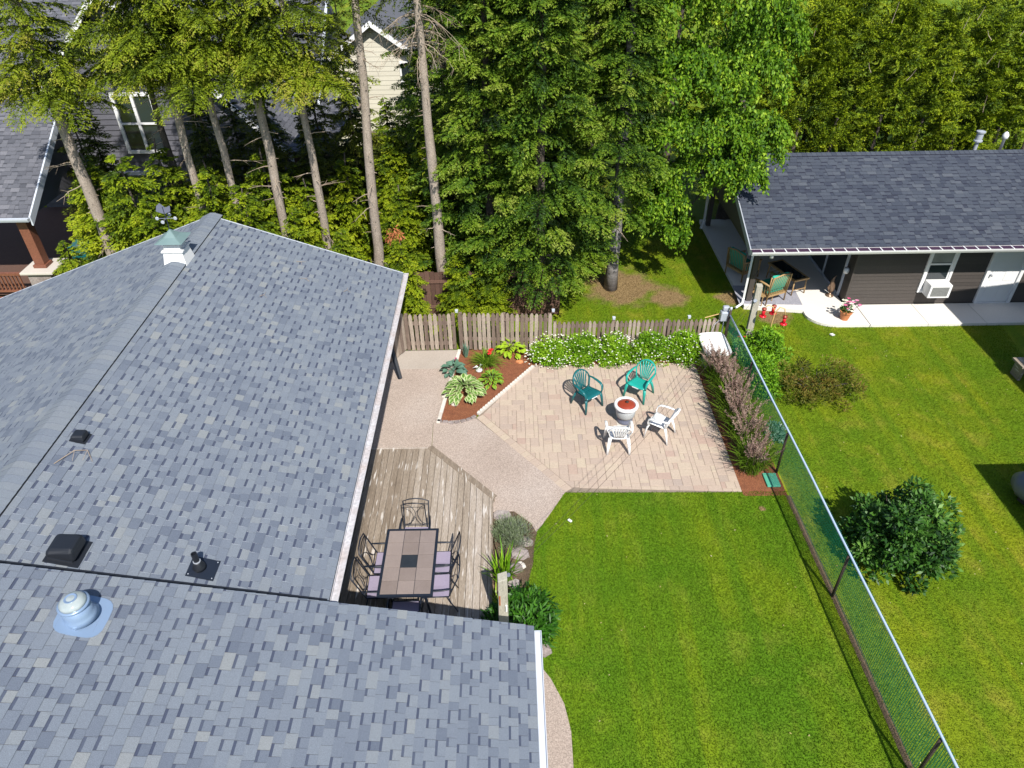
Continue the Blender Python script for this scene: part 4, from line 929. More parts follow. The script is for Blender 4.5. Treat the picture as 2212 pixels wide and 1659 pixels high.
m = MB(); m.span(0,.9,-.2,.25,.42,.47); m.build('seat', 'wood_weathered', t)
for sx in (.08,.8): m = MB(); m.span(sx,sx+.07,-.15,.2,0,.42); m.build('leg', 'wood_weathered', t)
# ------------------------------------------------------------------ roof fittings
def roof_frame(X, Y, off=0.0, above=0):
    z = ZE - SL*(X-XE) + off; V = Vector((1,0,-SL)).normalized(); U = Vector((0,1,0)); Wn = V.cross(U)  # V down slope (east), U north
    return Matrix(((V.x,U.x,Wn.x,X),(V.y,U.y,Wn.y,Y),(V.z,U.z,Wn.z,z),(0,0,0,1)))
def on_main(px, py, off=0.0):
    d = _ray(px, py); z0 = ZE+off; t = (z0 + SL*XE - CAM_H)/(d.z + SL*d.x); return Vector((0,0,CAM_H)) + d*t
# cupola
cb = on_main(378, 562); CUX, CUY = XR+.0, cb.y+.15
cu = thing('cupola', 'white cupola with green copper roof and weathervane on the roof ridge', 'cupola', (CUX, CUY, ZR-.06)); cu.scale = (.76,.76,.80)
w = .33; zt = .22
m = MB(); base = [(-w,-w,-.06-.0),(w,-w,-.06),(w,w,-.06),(-w,w,-.06)]
pts_lo = [(-w,-w,-.08),(0,-w,.10),(w,-w,-.08),(w,w,-.08),(0,w,.10),(-w,w,-.08)]
tw = w-.07; top = [(-tw,-tw,.34),(0,-tw,.34),(tw,-tw,.34),(tw,tw,.34),(0,tw,.34),(-tw,tw,.34)]
m.add(pts_lo+top, [(i,(i+1)%6,(i+1)%6+6,i+6) for i in range(6)]+[(6,7,8,9,10,11)]); m.build('base', 'white_paint', cu)
m = MB(); m.span(-tw-.045,tw+.045,-tw-.045,tw+.045,.34,.385); m.build('ledge', 'white_paint', cu, bevel=.008)
tw2 = tw-.03
m = MB(); m.span(-tw2,tw2,-tw2,tw2,.385,.62); m.build('vent_box', 'white_paint', cu)
for i in range(4):
    m = MB(); z = .41+i*.05
    for r in range(4): m.box(Matrix.Rotation(R(90*r),3,'Z') @ Vector((0,-tw2-.008,z+.012)), (2*tw2-.06 if r%2==0 else 2*tw2-.06,.016,.014), rz=R(90*r))
    m.build('slat', 'white_paint', cu)
rw = tw+.12
m = MB(); q = [(-rw,-rw,.62),(rw,-rw,.62),(rw,rw,.62),(-rw,rw,.62)]; mid = [(-rw*.45,-rw*.45,.72),(rw*.45,-rw*.45,.72),(rw*.45,rw*.45,.72),(-rw*.45,rw*.45,.72)]
m.add(q+mid+[(0,0,.90)], [(0,1,5,4),(1,2,6,5),(2,3,7,6),(3,0,4,7),(4,5,8),(5,6,8),(6,7,8),(7,4,8),(3,2,1,0)]); m.build('roof', 'copper_green', cu)
m = MB()
for a in range(4): v = Matrix.Rotation(R(90*a),3,'Z'); m.tube([v@Vector((rw,rw,.625)), v@Vector((rw*.45,rw*.45,.728)), v@Vector((0,0,.905))], .010, 5)
m.build('hip_rib', 'copper_green', cu)
wv = thing('weathervane', 'small grey metal weathervane on top of the white cupola', 'weathervane', (CUX, CUY, ZR-.06+.905*.80))
m = MB(); m.tube([(0,0,-.02),(0,0,.50)], .011, 6); m.build('rod', 'black_metal', wv)
m = MB(); m.tube([(-.17,0,.24),(.17,0,.24)], .008, 5); m.tube([(0,-.17,.24),(0,.17,.24)], .008, 5); m.build('cross_arms', 'slate_blue', wv)
for a in range(4):
    m = MB(); v = Matrix.Rotation(R(90*a),3,'Z') @ Vector((.19,0,.24)); m.lathe([(.034,-.006),(.040,0),(.034,.006)], 12, v, mat=Matrix.Rotation(R(90),3,'X')); m.build('direction_disc', 'galvanised', wv)
m = MB()
for s_, fo in ((-.006, 1), (.006, -1)): m.add([(x_, s_, z_-.18) for x_, z_ in ((-.16,.58),(.0,.52),(.14,.58),(.16,.70),(.05,.66),(-.04,.76),(-.12,.70))], [tuple(range(7))[::fo]])
m.build('vane', 'slate_blue', wv)
# box vents
def box_vent(name, label, px, py, s):
    p = on_main(px, py); fr = roof_frame(p.x, p.y)
    t = thing(name, label, 'roof vent'); t.matrix_world = fr
    m = MB(); m.span(-.17*s,.21*s,-.19*s,.19*s,.002,.018); m.build('flashing', 'black_plastic', t)
    m = MB(); hw = .17*s
    prof = [(-hw,-hw,.05*s),(hw*1.0,-hw,.05*s),(hw*1.0,hw,.05*s),(-hw,hw,.05*s)]; tp = [(-hw*.95,-hw*.80,.13*s),(hw*.70,-hw*.80,.22*s),(hw*.70,hw*.80,.22*s),(-hw*.95,hw*.80,.13*s)]
    m.hexa(prof, tp); m.build('hood', 'black_plastic', t, bevel=.055*s)
    m = MB(); m.span(-.14*s,.13*s,-.14*s,.14*s,.015,.06*s); m.build('collar', 'black_metal', t)
    return t
box_vent('roof_vent', 'small black box vent with a fallen twig near the ridge', 172, 946, .62)
bv = box_vent('roof_vent', 'large black box vent low on the main roof slope', 143, 1192, 1.16)
p = on_main(165, 955, .03); fr = roof_frame(p.x, p.y)
m = MB(); m.tube([(-.1,-.5,.02),(.05,-.2,.06),(.2,-.12,.04),(.35,-.3,.015)], [.006,.007,.006,.003], 4); m.tube([(.05,-.2,.06),(.1,-.38,.03)], .003, 3); m.tube([(.2,-.12,.04),(.22,-.32,.02)], .003, 3)
o = m.build('twig', 'twig'); o.matrix_world = fr; tag(o, 'dry twig fallen beside the small roof vent', 'twig')
# plumbing pipe
p = on_main(434, 1228); t = thing('plumbing_vent', 'black plumbing pipe with square dark flashing on the roof', 'roof vent'); t.matrix_world = roof_frame(p.x, p.y)
m = MB(); m.span(-.16,.22,-.17,.17,.002,.02); m.build('flashing', 'black_metal', t); t2 = Matrix.Rotation(-math.atan(SL), 4, 'Y')
rot = Matrix.Rotation(-math.atan(SL), 3, 'Y')
m = MB(); m.lathe([(.095,0),(.09,.03),(.055,.12),(.05,.13)], 16, (-.02,0,.015), mat=rot); m.build('boot', 'black_plastic', t, smooth=True)
m = MB(); m.lathe([(.042,.1),(.042,.30),(.032,.30),(.032,.22),(0,.22)], 16, (-.02,0,.015), mat=rot); m.build('pipe', 'black_plastic', t)
m = MB(); m.lathe([(.052,.135),(.052,.15)], 16, (-.02,0,.015), mat=rot); m.build('clamp', 'galvanised', t)
for a, b in ((-.13,-.14),(.19,-.14),(.19,.14),(-.13,.14)): m = MB(); m.lathe([(.010,0),(.008,.006),(0,.008)], 6, (a,b,.02)); m.build('nail', 'galvanised', t)
# tubular skylight on the wing roof
p = on_main(178, 1330, OW); t = thing('tubular_skylight', 'round domed tubular skylight with pale blue flashing on wing roof', 'skylight'); t.matrix_world = roof_frame(p.x, p.y, OW) @ Matrix.Scale(.80, 4)
m = MB(); n = 20; ring = [(.36*math.copysign(abs(math.cos(a))**.55, math.cos(a))+.02, .36*math.copysign(abs(math.sin(a))**.55, math.sin(a))) for a in [2*math.pi*i/n for i in range(n)]]
m.prism(ring, .002, .016); m.build('flashing', 'blue_metal', t)
rot = Matrix.Rotation(-math.atan(SL)*1.0, 3, 'Y')
m = MB(); m.lathe([(.27,-.02),(.235,.05),(.215,.10),(.21,.27)], 28, (-.03,0,.02), mat=rot); m.build('turret', 'blue_metal', t, smooth=True)
m = MB(); m.lathe([(.225,.26),(.232,.27),(.232,.30),(.20,.305)], 28, (-.03,0,.02), mat=rot); m.build('ring', 'blue_metal', t, smooth=True)
m = MB(); m.lathe([(.205,.30),(.19,.345),(.15,.385),(.08,.41),(0,.418)], 28, (-.03,0,.02), mat=rot); m.build('dome', 'skylight_dome', t, smooth=True)
m = MB(); m.lathe([(.09,.404),(.096,.412),(.09,.416),(.084,.412)], 28, (-.03,0,.02), mat=rot); m.build('dome_ring', 'blue_metal', t, smooth=True)

# ------------------------------------------------------------------ stacking plastic chairs
def plastic_chair(name, label, mat, loc, rz):
    """front towards -Y"""
    t = thing(name, label, 'chair', loc, rz)
    m = MB(); yb, yf = .20, -.24
    rows = 9; vs = []; zf = lambda y, x: .425 - .018*math.cos((y-yf)/(yb-yf)*math.pi) * -1 + .05*(x/.24)**2*.5 - .012
    cols_ = 9; th = .014
    for s in (0, 1):
        for i in range(rows):
            y = yf + (yb-yf)*i/(rows-1); hw = .245 - .035*i/(rows-1)
            for j in range(cols_):
                x = -hw + 2*hw*j/(cols_-1); z = zf(y, x) - (.03 if i == 0 else 0) - s*th; vs.append((x, y, z))
    fs = []; K = rows*cols_
    for i in range(rows-1):
        for j in range(cols_-1):
            if 3 <= i <= 6 and j in (1, 3, 4, 6) and False: continue
            a = i*cols_+j; fs.append((a, a+1, a+1+cols_, a+cols_)); fs.append((a+K+cols_, a+1+K+cols_, a+1+K, a+K))
    rim = [j for j in range(cols_)] + [i*cols_+cols_-1 for i in range(1, rows)] + [(rows-1)*cols_+j for j in range(cols_-2, -1, -1)] + [i*cols_ for i in range(rows-2, 0, -1)]
    for a, b in zip(rim, rim[1:]+rim[:1]): fs.append((b, a, a+K, b+K))
    m.add(vs, fs); m.build('seat', mat, t, smooth=True)
    m = MB()
    for j in range(5): xx = -.11+j*.055; m.tube([(xx, .17, zf(.17,xx)+.008), (xx*1.1, -.02, zf(-.02,xx)+.006)], .008, 4, flat=.5)
    m.build('seat_ribs', mat, t)
    m = MB(); m.span(-.09,.09,-.253,-.246,.385,.41); m.build('care_label', 'white_plastic', t)
    tilt = lambda s, x: (x, .20 + .16*s + .02*s*s - .05*(x/.25)**2*(-1 if 0 else 1)*.6, .42 + .47*s)
    arch = []
    for i in range(17):
        a = math.pi*i/16; s = .50 + .50*math.sin(a); x = -.262*math.cos(a)
        arch.append(tilt(s, x))
    side = [tilt(s, -.205-.065*s/.5) for s in (0, .15, .3, .42)]
    ptsA = side + arch + [(-p[0], p[1], p[2]) for p in side[::-1]]
    m = MB(); m.tube(ptsA, .031, 8, flat=.5, side=(0,1,0)); m.build('back_frame', mat, t, smooth=True)
    for j in range(7):
        f = (j-3)/3; top_s = .5+.5*math.sqrt(max(0, 1-(f*.80)**2)); 
        pts = [tilt(s*(top_s-.01), f*(.10+.115*s**1.3) + 0) for s in (0, .2, .4, .6, .8, 1)]
        m = MB(); m.tube(pts, [.015,.017,.020,.022,.023,.023], 6, flat=.4, side=(1,0,0)); m.build('back_slat', mat, t, smooth=True)
    for s in (-1, 1):
        m = MB(); m.tube([(s*.245,-.20,.41), (s*.262,-.235,.30), (s*.29,-.27,0)], [.044,.040,.028], 8, flat=.6, side=(1,0,0)); m.build('leg', mat, t, smooth=True)
        m = MB(); m.tube([(s*.205,.19,.42), (s*.235,.25,.25), (s*.26,.31,0)], [.044,.040,.028], 8, flat=.6, side=(1,0,0)); m.build('leg', mat, t, smooth=True)
        m = MB(); m.tube([(s*.262,.285,.66), (s*.285,.16,.665), (s*.295,0,.66), (s*.295,-.13,.645), (s*.29,-.20,.60), (s*.275,-.225,.50), (s*.255,-.21,.40)], [.020,.030,.036,.036,.034,.030,.036], 8, flat=.5, side=(1,0,0)); m.build('armrest', mat, t, smooth=True)
    return t
PT = .010
plastic_chair('plastic_chair', 'dark green plastic garden chair, left of the fire bowl', 'dark_teal_plastic', (1.93, 14.15, PT), R(38))
plastic_chair('plastic_chair', 'bright teal plastic garden chair behind the fire bowl', 'teal_plastic', (3.30, 14.52, PT), R(-38))
plastic_chair('plastic_chair', 'white plastic garden chair seen from behind, in front of the fire bowl', 'white_plastic', (2.50, 12.60, PT), R(178))
plastic_chair('plastic_chair', 'white plastic garden chair facing left, right of the fire bowl', 'white_plastic', (3.56, 12.98, PT), R(-122))
# fire bowl
t = thing('fire_bowl', 'round white and grey garden bowl with red brown lid between chairs', 'fire bowl', (2.80, 13.50, PT))
m = MB(); m.lathe([(0,0),(.17,0),(.19,.03),(.19,.10),(.17,.13),(.19,.16),(.17,.19)], 28); m.build('base', 'slate_blue', t, smooth=True)
m = MB(); m.lathe([(.17,.17),(.215,.20),(.235,.27),(.245,.38),(.235,.46)], 28); m.build('bowl', 'grey_ceramic', t, smooth=True)
m = MB(); m.lathe([(.235,.455),(.285,.475),(.30,.50),(.295,.54),(.275,.56),(.235,.555),(.22,.53),(.22,.50)], 32); m.build('rim', 'white_paint', t, smooth=True)
m = MB(); m.lathe([(.222,.525),(.21,.545),(.12,.562),(0,.566)], 28); m.build('lid', 'red_lacquer', t, smooth=True)
m = MB(); m.lathe([(.03,.564),(.03,.58),(.045,.59),(0,.598)], 12, (.02,.03,0)); m.build('knob', 'dark_post', t, smooth=True)
m = MB(); m.span(-.2,.2,-.2,.2,-.001,.006); m.build('base_plate', 'concrete', t)

# ------------------------------------------------------------------ dining set on the deck
DZ = .203
t = thing('dining_table', 'tile topped patio table with navy metal frame on the deck', 'table', (-1.925, 8.55, DZ))
TW, TL, TH = .99, 1.55, .72
m = MB(); f_ = .045
for a, b, c, d in ((-TW/2,TW/2,-TL/2,-TL/2+f_), (-TW/2,TW/2,TL/2-f_,TL/2), (-TW/2,-TW/2+f_,-TL/2+f_,TL/2-f_), (TW/2-f_,TW/2,-TL/2+f_,TL/2-f_)): m.span(a, b, c, d, TH-.04, TH)
m.span(-TW/2+f_, TW/2-f_, -TL/2+f_, TL/2-f_, TH-.03, TH-.012); m.build('frame', 'black_metal', t)
tw_, tl_ = (TW-2*f_)/3, (TL-2*f_)/5
for i in range(3):
    for j in range(5):
        x0 = -TW/2+f_+i*tw_; y0 = -TL/2+f_+j*tl_; m = MB(); m.span(x0+.004, x0+tw_-.004, y0+.004, y0+tl_-.004, TH-.014, TH-.001+random.uniform(-.001,.001), 0, random.uniform(.2,.8))
        m.build('tile', 'tile_black' if (i, j) == (1, 2) else 'tile_tan', t, bevel=.003)
for sx in (-1, 1):
    for sy in (-1, 1): m = MB(); m.tube([(sx*.36, sy*.60, TH-.04), (sx*.33, sy*.56, .4), (sx*.40, sy*.66, 0)], .022, 6); m.build('leg', 'black_metal', t, smooth=True)
def metal_chair(label, loc, rz, src=[None]):
    """front towards -Y, sling seat, back with crossed arcs"""
    if src[0] is not None: return copy_thing(src[0], loc, rz, label)
    t = thing('patio_chair', label, 'chair', loc, rz, 'navy metal chairs around the tiled table'); src[0] = t; r = .011
    BT = lambda s, x: (x, .24 + .20*s, .43 + .56*s)
    for s in (-1, 1):
        m = MB(); m.tube([(s*.24,-.22,.43), (s*.25,-.25,.2), (s*.26,-.29,0)], r, 6); m.tube([(s*.24,.22,.43), (s*.25,.27,.25), (s*.26,.38,0)], r, 6); m.build('leg', 'black_metal', t, smooth=True)
        m = MB(); m.tube([(s*.27,.33,.68), (s*.285,.15,.665), (s*.29,-.1,.66), (s*.285,-.24,.62), (s*.26,-.27,.5), (s*.25,-.24,.42)], [.010,.016,.018,.016,r,r], 6, flat=.7, side=(1,0,0)); m.build('armrest', 'black_metal', t, smooth=True)
    m = MB(); m.tube([(-.24,.22,.42)] + [BT(q, -.24-.01*q) for q in (0,.5,1)] + [(-.12, .46, 1.02), (0,.465,1.03), (.12,.46,1.02)] + [BT(q, .24+.01*q) for q in (1,.5,0)] + [(.24,.22,.42)], .013, 6); m.build('back_frame', 'black_metal', t, smooth=True)
    m = MB(); m.tube([BT(.14, -.24), BT(.14, .24)], .008, 5); m.tube([BT(.9, -.245), BT(.9, .245)], .007, 5)
    for sx in (-1, 1):
        m.tube([BT(.5+.36*math.cos(a), sx*(.235-.215*math.sin(a))) for a in [math.pi*i/10 for i in range(11)]], .006, 5)
    m.tube([BT(.14,-.12), BT(.5,-.02)], .005, 4); m.tube([BT(.14,.12), BT(.5,.02)], .005, 4); m.build('back_scroll', 'black_metal', t, smooth=True)
    m = MB()
    for sx in (-1, 1): m.tube([(sx*.245,-.25,.44), (sx*.245,.24,.43)], .013, 6)
    m.tube([(-.245,-.25,.44),(.245,-.25,.44)], .013, 6); m.tube([(-.245,.24,.43),(.245,.24,.43)], .013, 6); m.build('seat_frame', 'black_metal', t, smooth=True)
    m = MB(); n = 6
    vs = []
    for i in range(n+1):
        y = -.25+.49*i/n; sag = .02*math.sin(math.pi*i/n)
        vs += [(-.24, y, .447-sag*.2), (0, y, .447-sag), (.24, y, .447-sag*.2)]
    for i in range(n):
        for j in (0, 1): a = i*3+j; m.f.append((a, a+1, a+4, a+3)); m.m.append(0); m.t.append(.5)
    m.v = vs; m.build('seat', 'mesh_lilac', t)
    return t
metal_chair('metal chair with crossed back at the far head of the tiled table', (-1.90, 9.36, DZ), R(0))
metal_chair('metal chair left of the tiled table, further from the wing roof', (-2.36, 8.74, DZ), R(90))
metal_chair('metal chair left of the tiled table, nearer the wing roof', (-2.42, 8.20, DZ), R(92))
metal_chair('metal chair right of the tiled table, further from the wing roof', (-1.44, 8.74, DZ), R(-90))
metal_chair('metal chair right of the tiled table, nearer the wing roof', (-1.42, 8.20, DZ), R(-88))
metal_chair('metal chair in shade at the near head of the tiled table', (-1.93, 7.62, DZ), R(180))

# ------------------------------------------------------------------ posts, clothesline
wp = thing('clothesline_post', 'thick weathered wooden post with blue pulley beside the deck', 'post', (-.19, 7.52, 0), R(4))
m = MB(); m.hexa([(-.088,-.088,0),(.088,-.088,0),(.088,.088,0),(-.088,.088,0)], [(-.080,-.080,1.72),(.080,-.080,1.78),(.080,.080,1.80),(-.080,.080,1.74)]); m.build('timber', 'wood_post', wp, bevel=.012)
m = MB(); m.lathe([(0,-.01),(.034,-.012),(.026,0),(.034,.012),(0,.01)], 16, (.11,.10,1.66), mat=Matrix.Rotation(R(70),3,'X')); m.build('pulley', 'slate_blue', wp)
m = MB(); m.span(-.07,-.045,-.094,-.086,1.1,1.35); m.build('rust_patch', 'rusty_metal', wp)
m = MB(); m.lathe([(.018,0),(.018,.16)], 8, (.05,-.11,.95)); m.build('thermometer', 'white_plastic', wp)
up = thing('utility_post', 'tall weathered wooden clothesline post beyond the green mesh fence', 'post', (6.70, 16.78, 0), R(-6))
m = MB(); m.hexa([(-.085,-.085,0),(.085,-.085,0),(.085,.085,0),(-.085,.085,0)], [(-.08,-.08,1.93),(.08,-.08,1.93),(.08,.08,1.93),(-.08,.08,1.93)]); m.build('timber', 'wood_post', up, bevel=.012)
m = MB(); m.lathe([(0,-.01),(.05,-.012),(.038,0),(.05,.012),(0,.01)], 16, (-.05,-.11,1.5), mat=Matrix.Rotation(R(70),3,'X')); m.build('pulley', 'grey_metal', up)
for k, (dx, lab) in enumerate(((-.045, 'upper thin dark clothesline stretched over the patio'), (.045, 'lower thin dark clothesline stretched over the patio'))):
    m = MB(); a = Vector((-.08+dx, 7.62, 1.72)); b = Vector((6.64+dx, 16.68, 1.55-.06*k)); n = 24
    m.tube([a.lerp(b, i/n) + Vector((0,0,-(.34+.10*k)*4*(i/n)*(1-i/n))) for i in range(n+1)], .0034, 4); tag(m.build('clothesline', 'dark_post'), lab, 'clothesline')
# grey box on a pipe, white bin, bird feeders
mp = thing('meter_box', 'grey metal box on a white pipe at the picket fence end', 'meter box', (5.86, 16.62, 0))
m = MB(); m.tube([(0,-.05,0),(0,-.05,1.0)], .016, 8); m.build('pipe', 'galvanised', mp)
m = MB(); m.span(-.13,.13,-.13,.06,.95,1.25); m.build('box', 'galvanised', mp, bevel=.04)
m = MB(); m.span(-.09,.09,-.09,.04,1.26,1.40); m.build('lid', 'galvanised', mp, bevel=.04)
m = MB(); m.tube([(-.1,-.06,1.0),(-.25,-.08,.85),(-.3,-.09,.6)], .008, 6); m.build('cable', 'galvanised', mp); m = MB(); m.tube([(-.05,.02,1.15),(-.5,.06,.98)], .014, 5); m.build('yellow_strap', 'yellow_pole', mp)
bn = thing('storage_bin', 'pale rounded lid of a garden bin at the fence corner', 'storage bin', (5.52, 16.1, 0), R(4))
m = MB(); m.span(-.30,.30,-.48,.30,0,.55); m.build('body', 'grey_ceramic', bn, bevel=.05)
m = MB(); sq = [(.37*math.copysign(abs(math.cos(a))**.38, math.cos(a)), -.08+.50*math.copysign(abs(math.sin(a))**.38, math.sin(a))) for a in [2*math.pi*(i+.5)/32 for i in range(32)]]
m.prism(sq, .56, .62); lid = m.build('lid', 'white_plastic', bn, bevel=.02); lid.rotation_euler = (R(5), 0, 0)
fd = thing('feeder_pole', 'yellow hooked pole carrying three red bird feeders on the lawn', 'feeder pole', (7.12, 16.45, 0))
m = MB(); m.tube([(0,0,0),(.02,0,.9),(.04,0,1.25),(.14,0,1.42),(.28,0,1.36),(.33,-.02,1.15)], .016, 6); m.build('pole', 'yellow_pole', fd, smooth=True)
m = MB(); m.tube([(.04,0,1.25),(-.04,.02,1.42),(-.18,.04,1.46),(-.26,.04,1.36)], .014, 6); m.build('hook', 'yellow_pole', fd, smooth=True)
def feeder(label, loc, z, src=[None]):
    if src[0] is not None: return copy_thing(src[0], (loc[0], loc[1], z), 0, label)
    t = thing('bird_feeder', label, 'bird feeder', (loc[0], loc[1], z), 0, 'red bird feeders on the hooked pole'); src[0] = t
    m = MB(); m.lathe([(0,-.02),(.09,-.015),(.10,.01),(.05,.03)], 14); m.build('tray', 'red_glass', t, smooth=True)
    m = MB(); m.lathe([(.045,.02),(.045,.20)], 12); m.build('bottle', 'red_glass', t, smooth=True)
    m = MB(); m.lathe([(.045,.20),(.065,.21),(.06,.25),(0,.27)], 12); m.build('cap', 'red_lacquer', t, smooth=True)
    m = MB(); m.tube([(0,0,.26),(0,0,.34)], .004, 4); m.build('hanger', 'dark_post', t); return t
feeder('red bird feeder hanging left of the yellow pole', (6.86, 16.49), 1.12)
feeder('red bird feeder close against the yellow pole', (7.16, 16.60), 1.14)
feeder('red bird feeder hanging lowest, right of the yellow pole', (7.45, 16.43), .90)
# lids and little things
t = tag(MB().box((0,0,.02), (.30,.42,.04)).build('valve_lid', 'green_lid', bevel=.012), 'green plastic valve box lid beside the ornamental grasses', 'valve lid'); t.location = (5.80, 11.38, 0)
t = tag(MB().box((0,0,.012), (.05,.09,.02)).build('paper_scrap', 'white_paint'), 'small white scrap lying on the lawn near the path', 'litter'); q = P(1231, 1126); t.location = (q.x, q.y, .01); t.rotation_euler = (0,0,.8)
t = tag(MB().box((0,0,.012), (.12,.10,.03)).build('paper_scrap', 'white_paint'), 'small pale scrap on the grass beside the garage walkway', 'litter'); t.location = (9.3, 17.2, 0); t.rotation_euler = (0,.2,.5)
def rocks(lst):
    for (px, py, r, h, seed, lab, mat) in lst:
        p = P(px, py); rd = random.Random(seed); n = 9; a0 = rd.random()
        ring = [((r*rd.uniform(.75,1.15))*math.cos(2*math.pi*i/n+a0), (r*rd.uniform(.6,.9))*math.sin(2*math.pi*i/n+a0)) for i in range(n)]
        m = MB(); vs = [(x, y, 0) for x, y in ring] + [(x*.92, y*.92, h*rd.uniform(.7,1)) for x, y in ring] + [(x*.5, y*.5, h*rd.uniform(.95,1.15)) for x, y in ring]
        m.add(vs, [(i,(i+1)%n,(i+1)%n+n,i+n) for i in range(n)] + [(i+n,(i+1)%n+n,(i+1)%n+2*n,i+2*n) for i in range(n)] + [tuple(range(2*n,3*n))], 0, rd.uniform(.3,.8))
        o = m.build('flagstone' if r > .12 else 'stone', mat); tag(o, lab, 'stone'); o.location = (p.x, p.y, -.004)
rocks([(1133,1172,.17,.07,1,'flat grey flagstone at the lawn edge below the lavender','rock'), (1122,1197,.20,.09,2,'long flagstone beside the iris leaves at the lawn edge','rock'),
       (1112,1228,.17,.07,3,'flat stone right of the clothesline post top','rock'), (1126,1222,.10,.05,4,'small pale stone at the lawn edge by the post','edging'),
       (1110,1262,.13,.06,5,'grey stone between the post and the glossy shrub','rock'), (1085,1114,.20,.06,6,'rounded flagstone at the deck corner behind the lavender','rock'), (1105,1185,.12,.06,9,'reddish stone half hidden beside the iris leaves','soil'),
       (1167,1405,.20,.12,7,'grey edge stone by the wing roof gutter','rock'), (1060,1268,.09,.04,8,'dark stone beside the deck edge','soil'),
       (1122,782,.10,.05,11,'flat tan stone in the red mulch near the white flowered shrubs','terracotta'), (982,874,.09,.04,12,'pale stone in the mulch below the variegated hosta','edging'), (957,858,.035,.03,13,'tiny white stone at the mulch bed edge','edging')])
# white garden ornament
t = thing('garden_ornament', 'small white winged garden ornament in the red mulch bed', 'ornament', tuple(P(1035, 800)), R(30))
m = MB(); m.lathe([(0,0),(.10,.0),(.09,.04),(.04,.06),(.03,.12),(0,.14)], 10); m.build('body', 'white_paint', t, smooth=True)
for s in (-1,1): m = MB(); m.tube([(0,0,.06),(s*.07,.03,.14),(s*.16,.06,.10)], [.02,.045,.008], 6, flat=.35); m.build('wing', 'white_paint', t, smooth=True)

# small twigs scattered on the roofs
for k_, (px, py, lab) in enumerate(((668, 608, 'curled dry twig high on the right side of the main roof'), (742, 630, 'tiny dry twig near the gutter end of the main roof'), (640, 565, 'thin dry twig below the right roof edge'), (560, 640, 'short dry twig in the middle of the upper main roof'))):
    p = on_main(px, py, .02); rd = random.Random(70+k_); m = MB(); a = rd.uniform(0, 3)
    m.tube([(0,0,.012), (.12*math.cos(a), .12*math.sin(a), .03), (.24*math.cos(a+.4), .24*math.sin(a+.4), .012)], [.005,.004,.002], 4); m.tube([(.1*math.cos(a), .1*math.sin(a), .025), (.16*math.cos(a-.7), .16*math.sin(a-.7), .012)], .003, 3)
    o = m.build('twig', 'twig'); o.matrix_world = roof_frame(p.x, p.y, .012); tag(o, lab, 'twig')
# ------------------------------------------------------------------ foliage generators
def branch_template(L, seed, droop=.42, rise=.22, hang=.5, step=.062, leaf=.088, dens=1.0):
    rg = np.random.default_rng(seed); Pp, D, T, LN_ = [], [], [], []
    ax = lambda s: np.stack([L*s, .04*L*np.sin(s*5+seed), L*(rise*s - droop*s**2)], -1)
    s = .10
    while s < 1.0:
        for sd in (-1, 1):
            if rg.random() > .92: continue
            l = min(.62, (.42*L*(1-s)**.65 + .09)*rg.uniform(.65, 1.15)); n = max(2, int(l/.048*dens)); tt = (np.arange(n)+rg.random(n)*.5+.3)/n
            a = R(rg.uniform(42, 68))*sd; base = ax(np.array([s]))[0]
            dirv = np.array([math.cos(a), math.sin(a), -.05 + rg.normal()*.08])
            hg = hang*rg.uniform(.3, 1.5)
            pos = base + dirv*(tt*l)[:,None]; pos[:,2] -= hg*l*tt**2
            tg = np.tile(dirv, (n,1)); tg[:,2] -= 2*hg*tt; tg = unit(tg)
            side = unit(np.cross(tg, [0,0,1.]))
            for k in (-1, 1, 0):
                d = tg + side*k*rg.uniform(.5,.9) + rg.normal(size=(n,3))*.16
                if k == 0:
                    sel = rg.random(n) < .5; d = tg[sel] + rg.normal(size=(sel.sum(),3))*.35 + np.array([0,0,-.35]); pp = pos[sel]; t_ = tt[sel]
                else: pp, t_ = pos, tt
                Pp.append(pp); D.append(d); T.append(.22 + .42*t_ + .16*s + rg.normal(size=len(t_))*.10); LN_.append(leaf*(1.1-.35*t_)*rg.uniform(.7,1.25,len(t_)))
        s += step/L*rg.uniform(.8, 1.25)
    return np.concatenate(Pp), np.concatenate(D), np.concatenate(T), np.concatenate(LN_)
_TPL = {}
def tpl(L, kind, style):
    Ls = [.45, .7, 1.0, 1.4, 1.9, 2.5]; Lq = min(Ls, key=lambda q: abs(q-L)); key = (Lq, kind, str(style))
    if key not in _TPL: _TPL[key] = branch_template(Lq, kind*17+int(Lq*10), **style)
    return _TPL[key], L/Lq
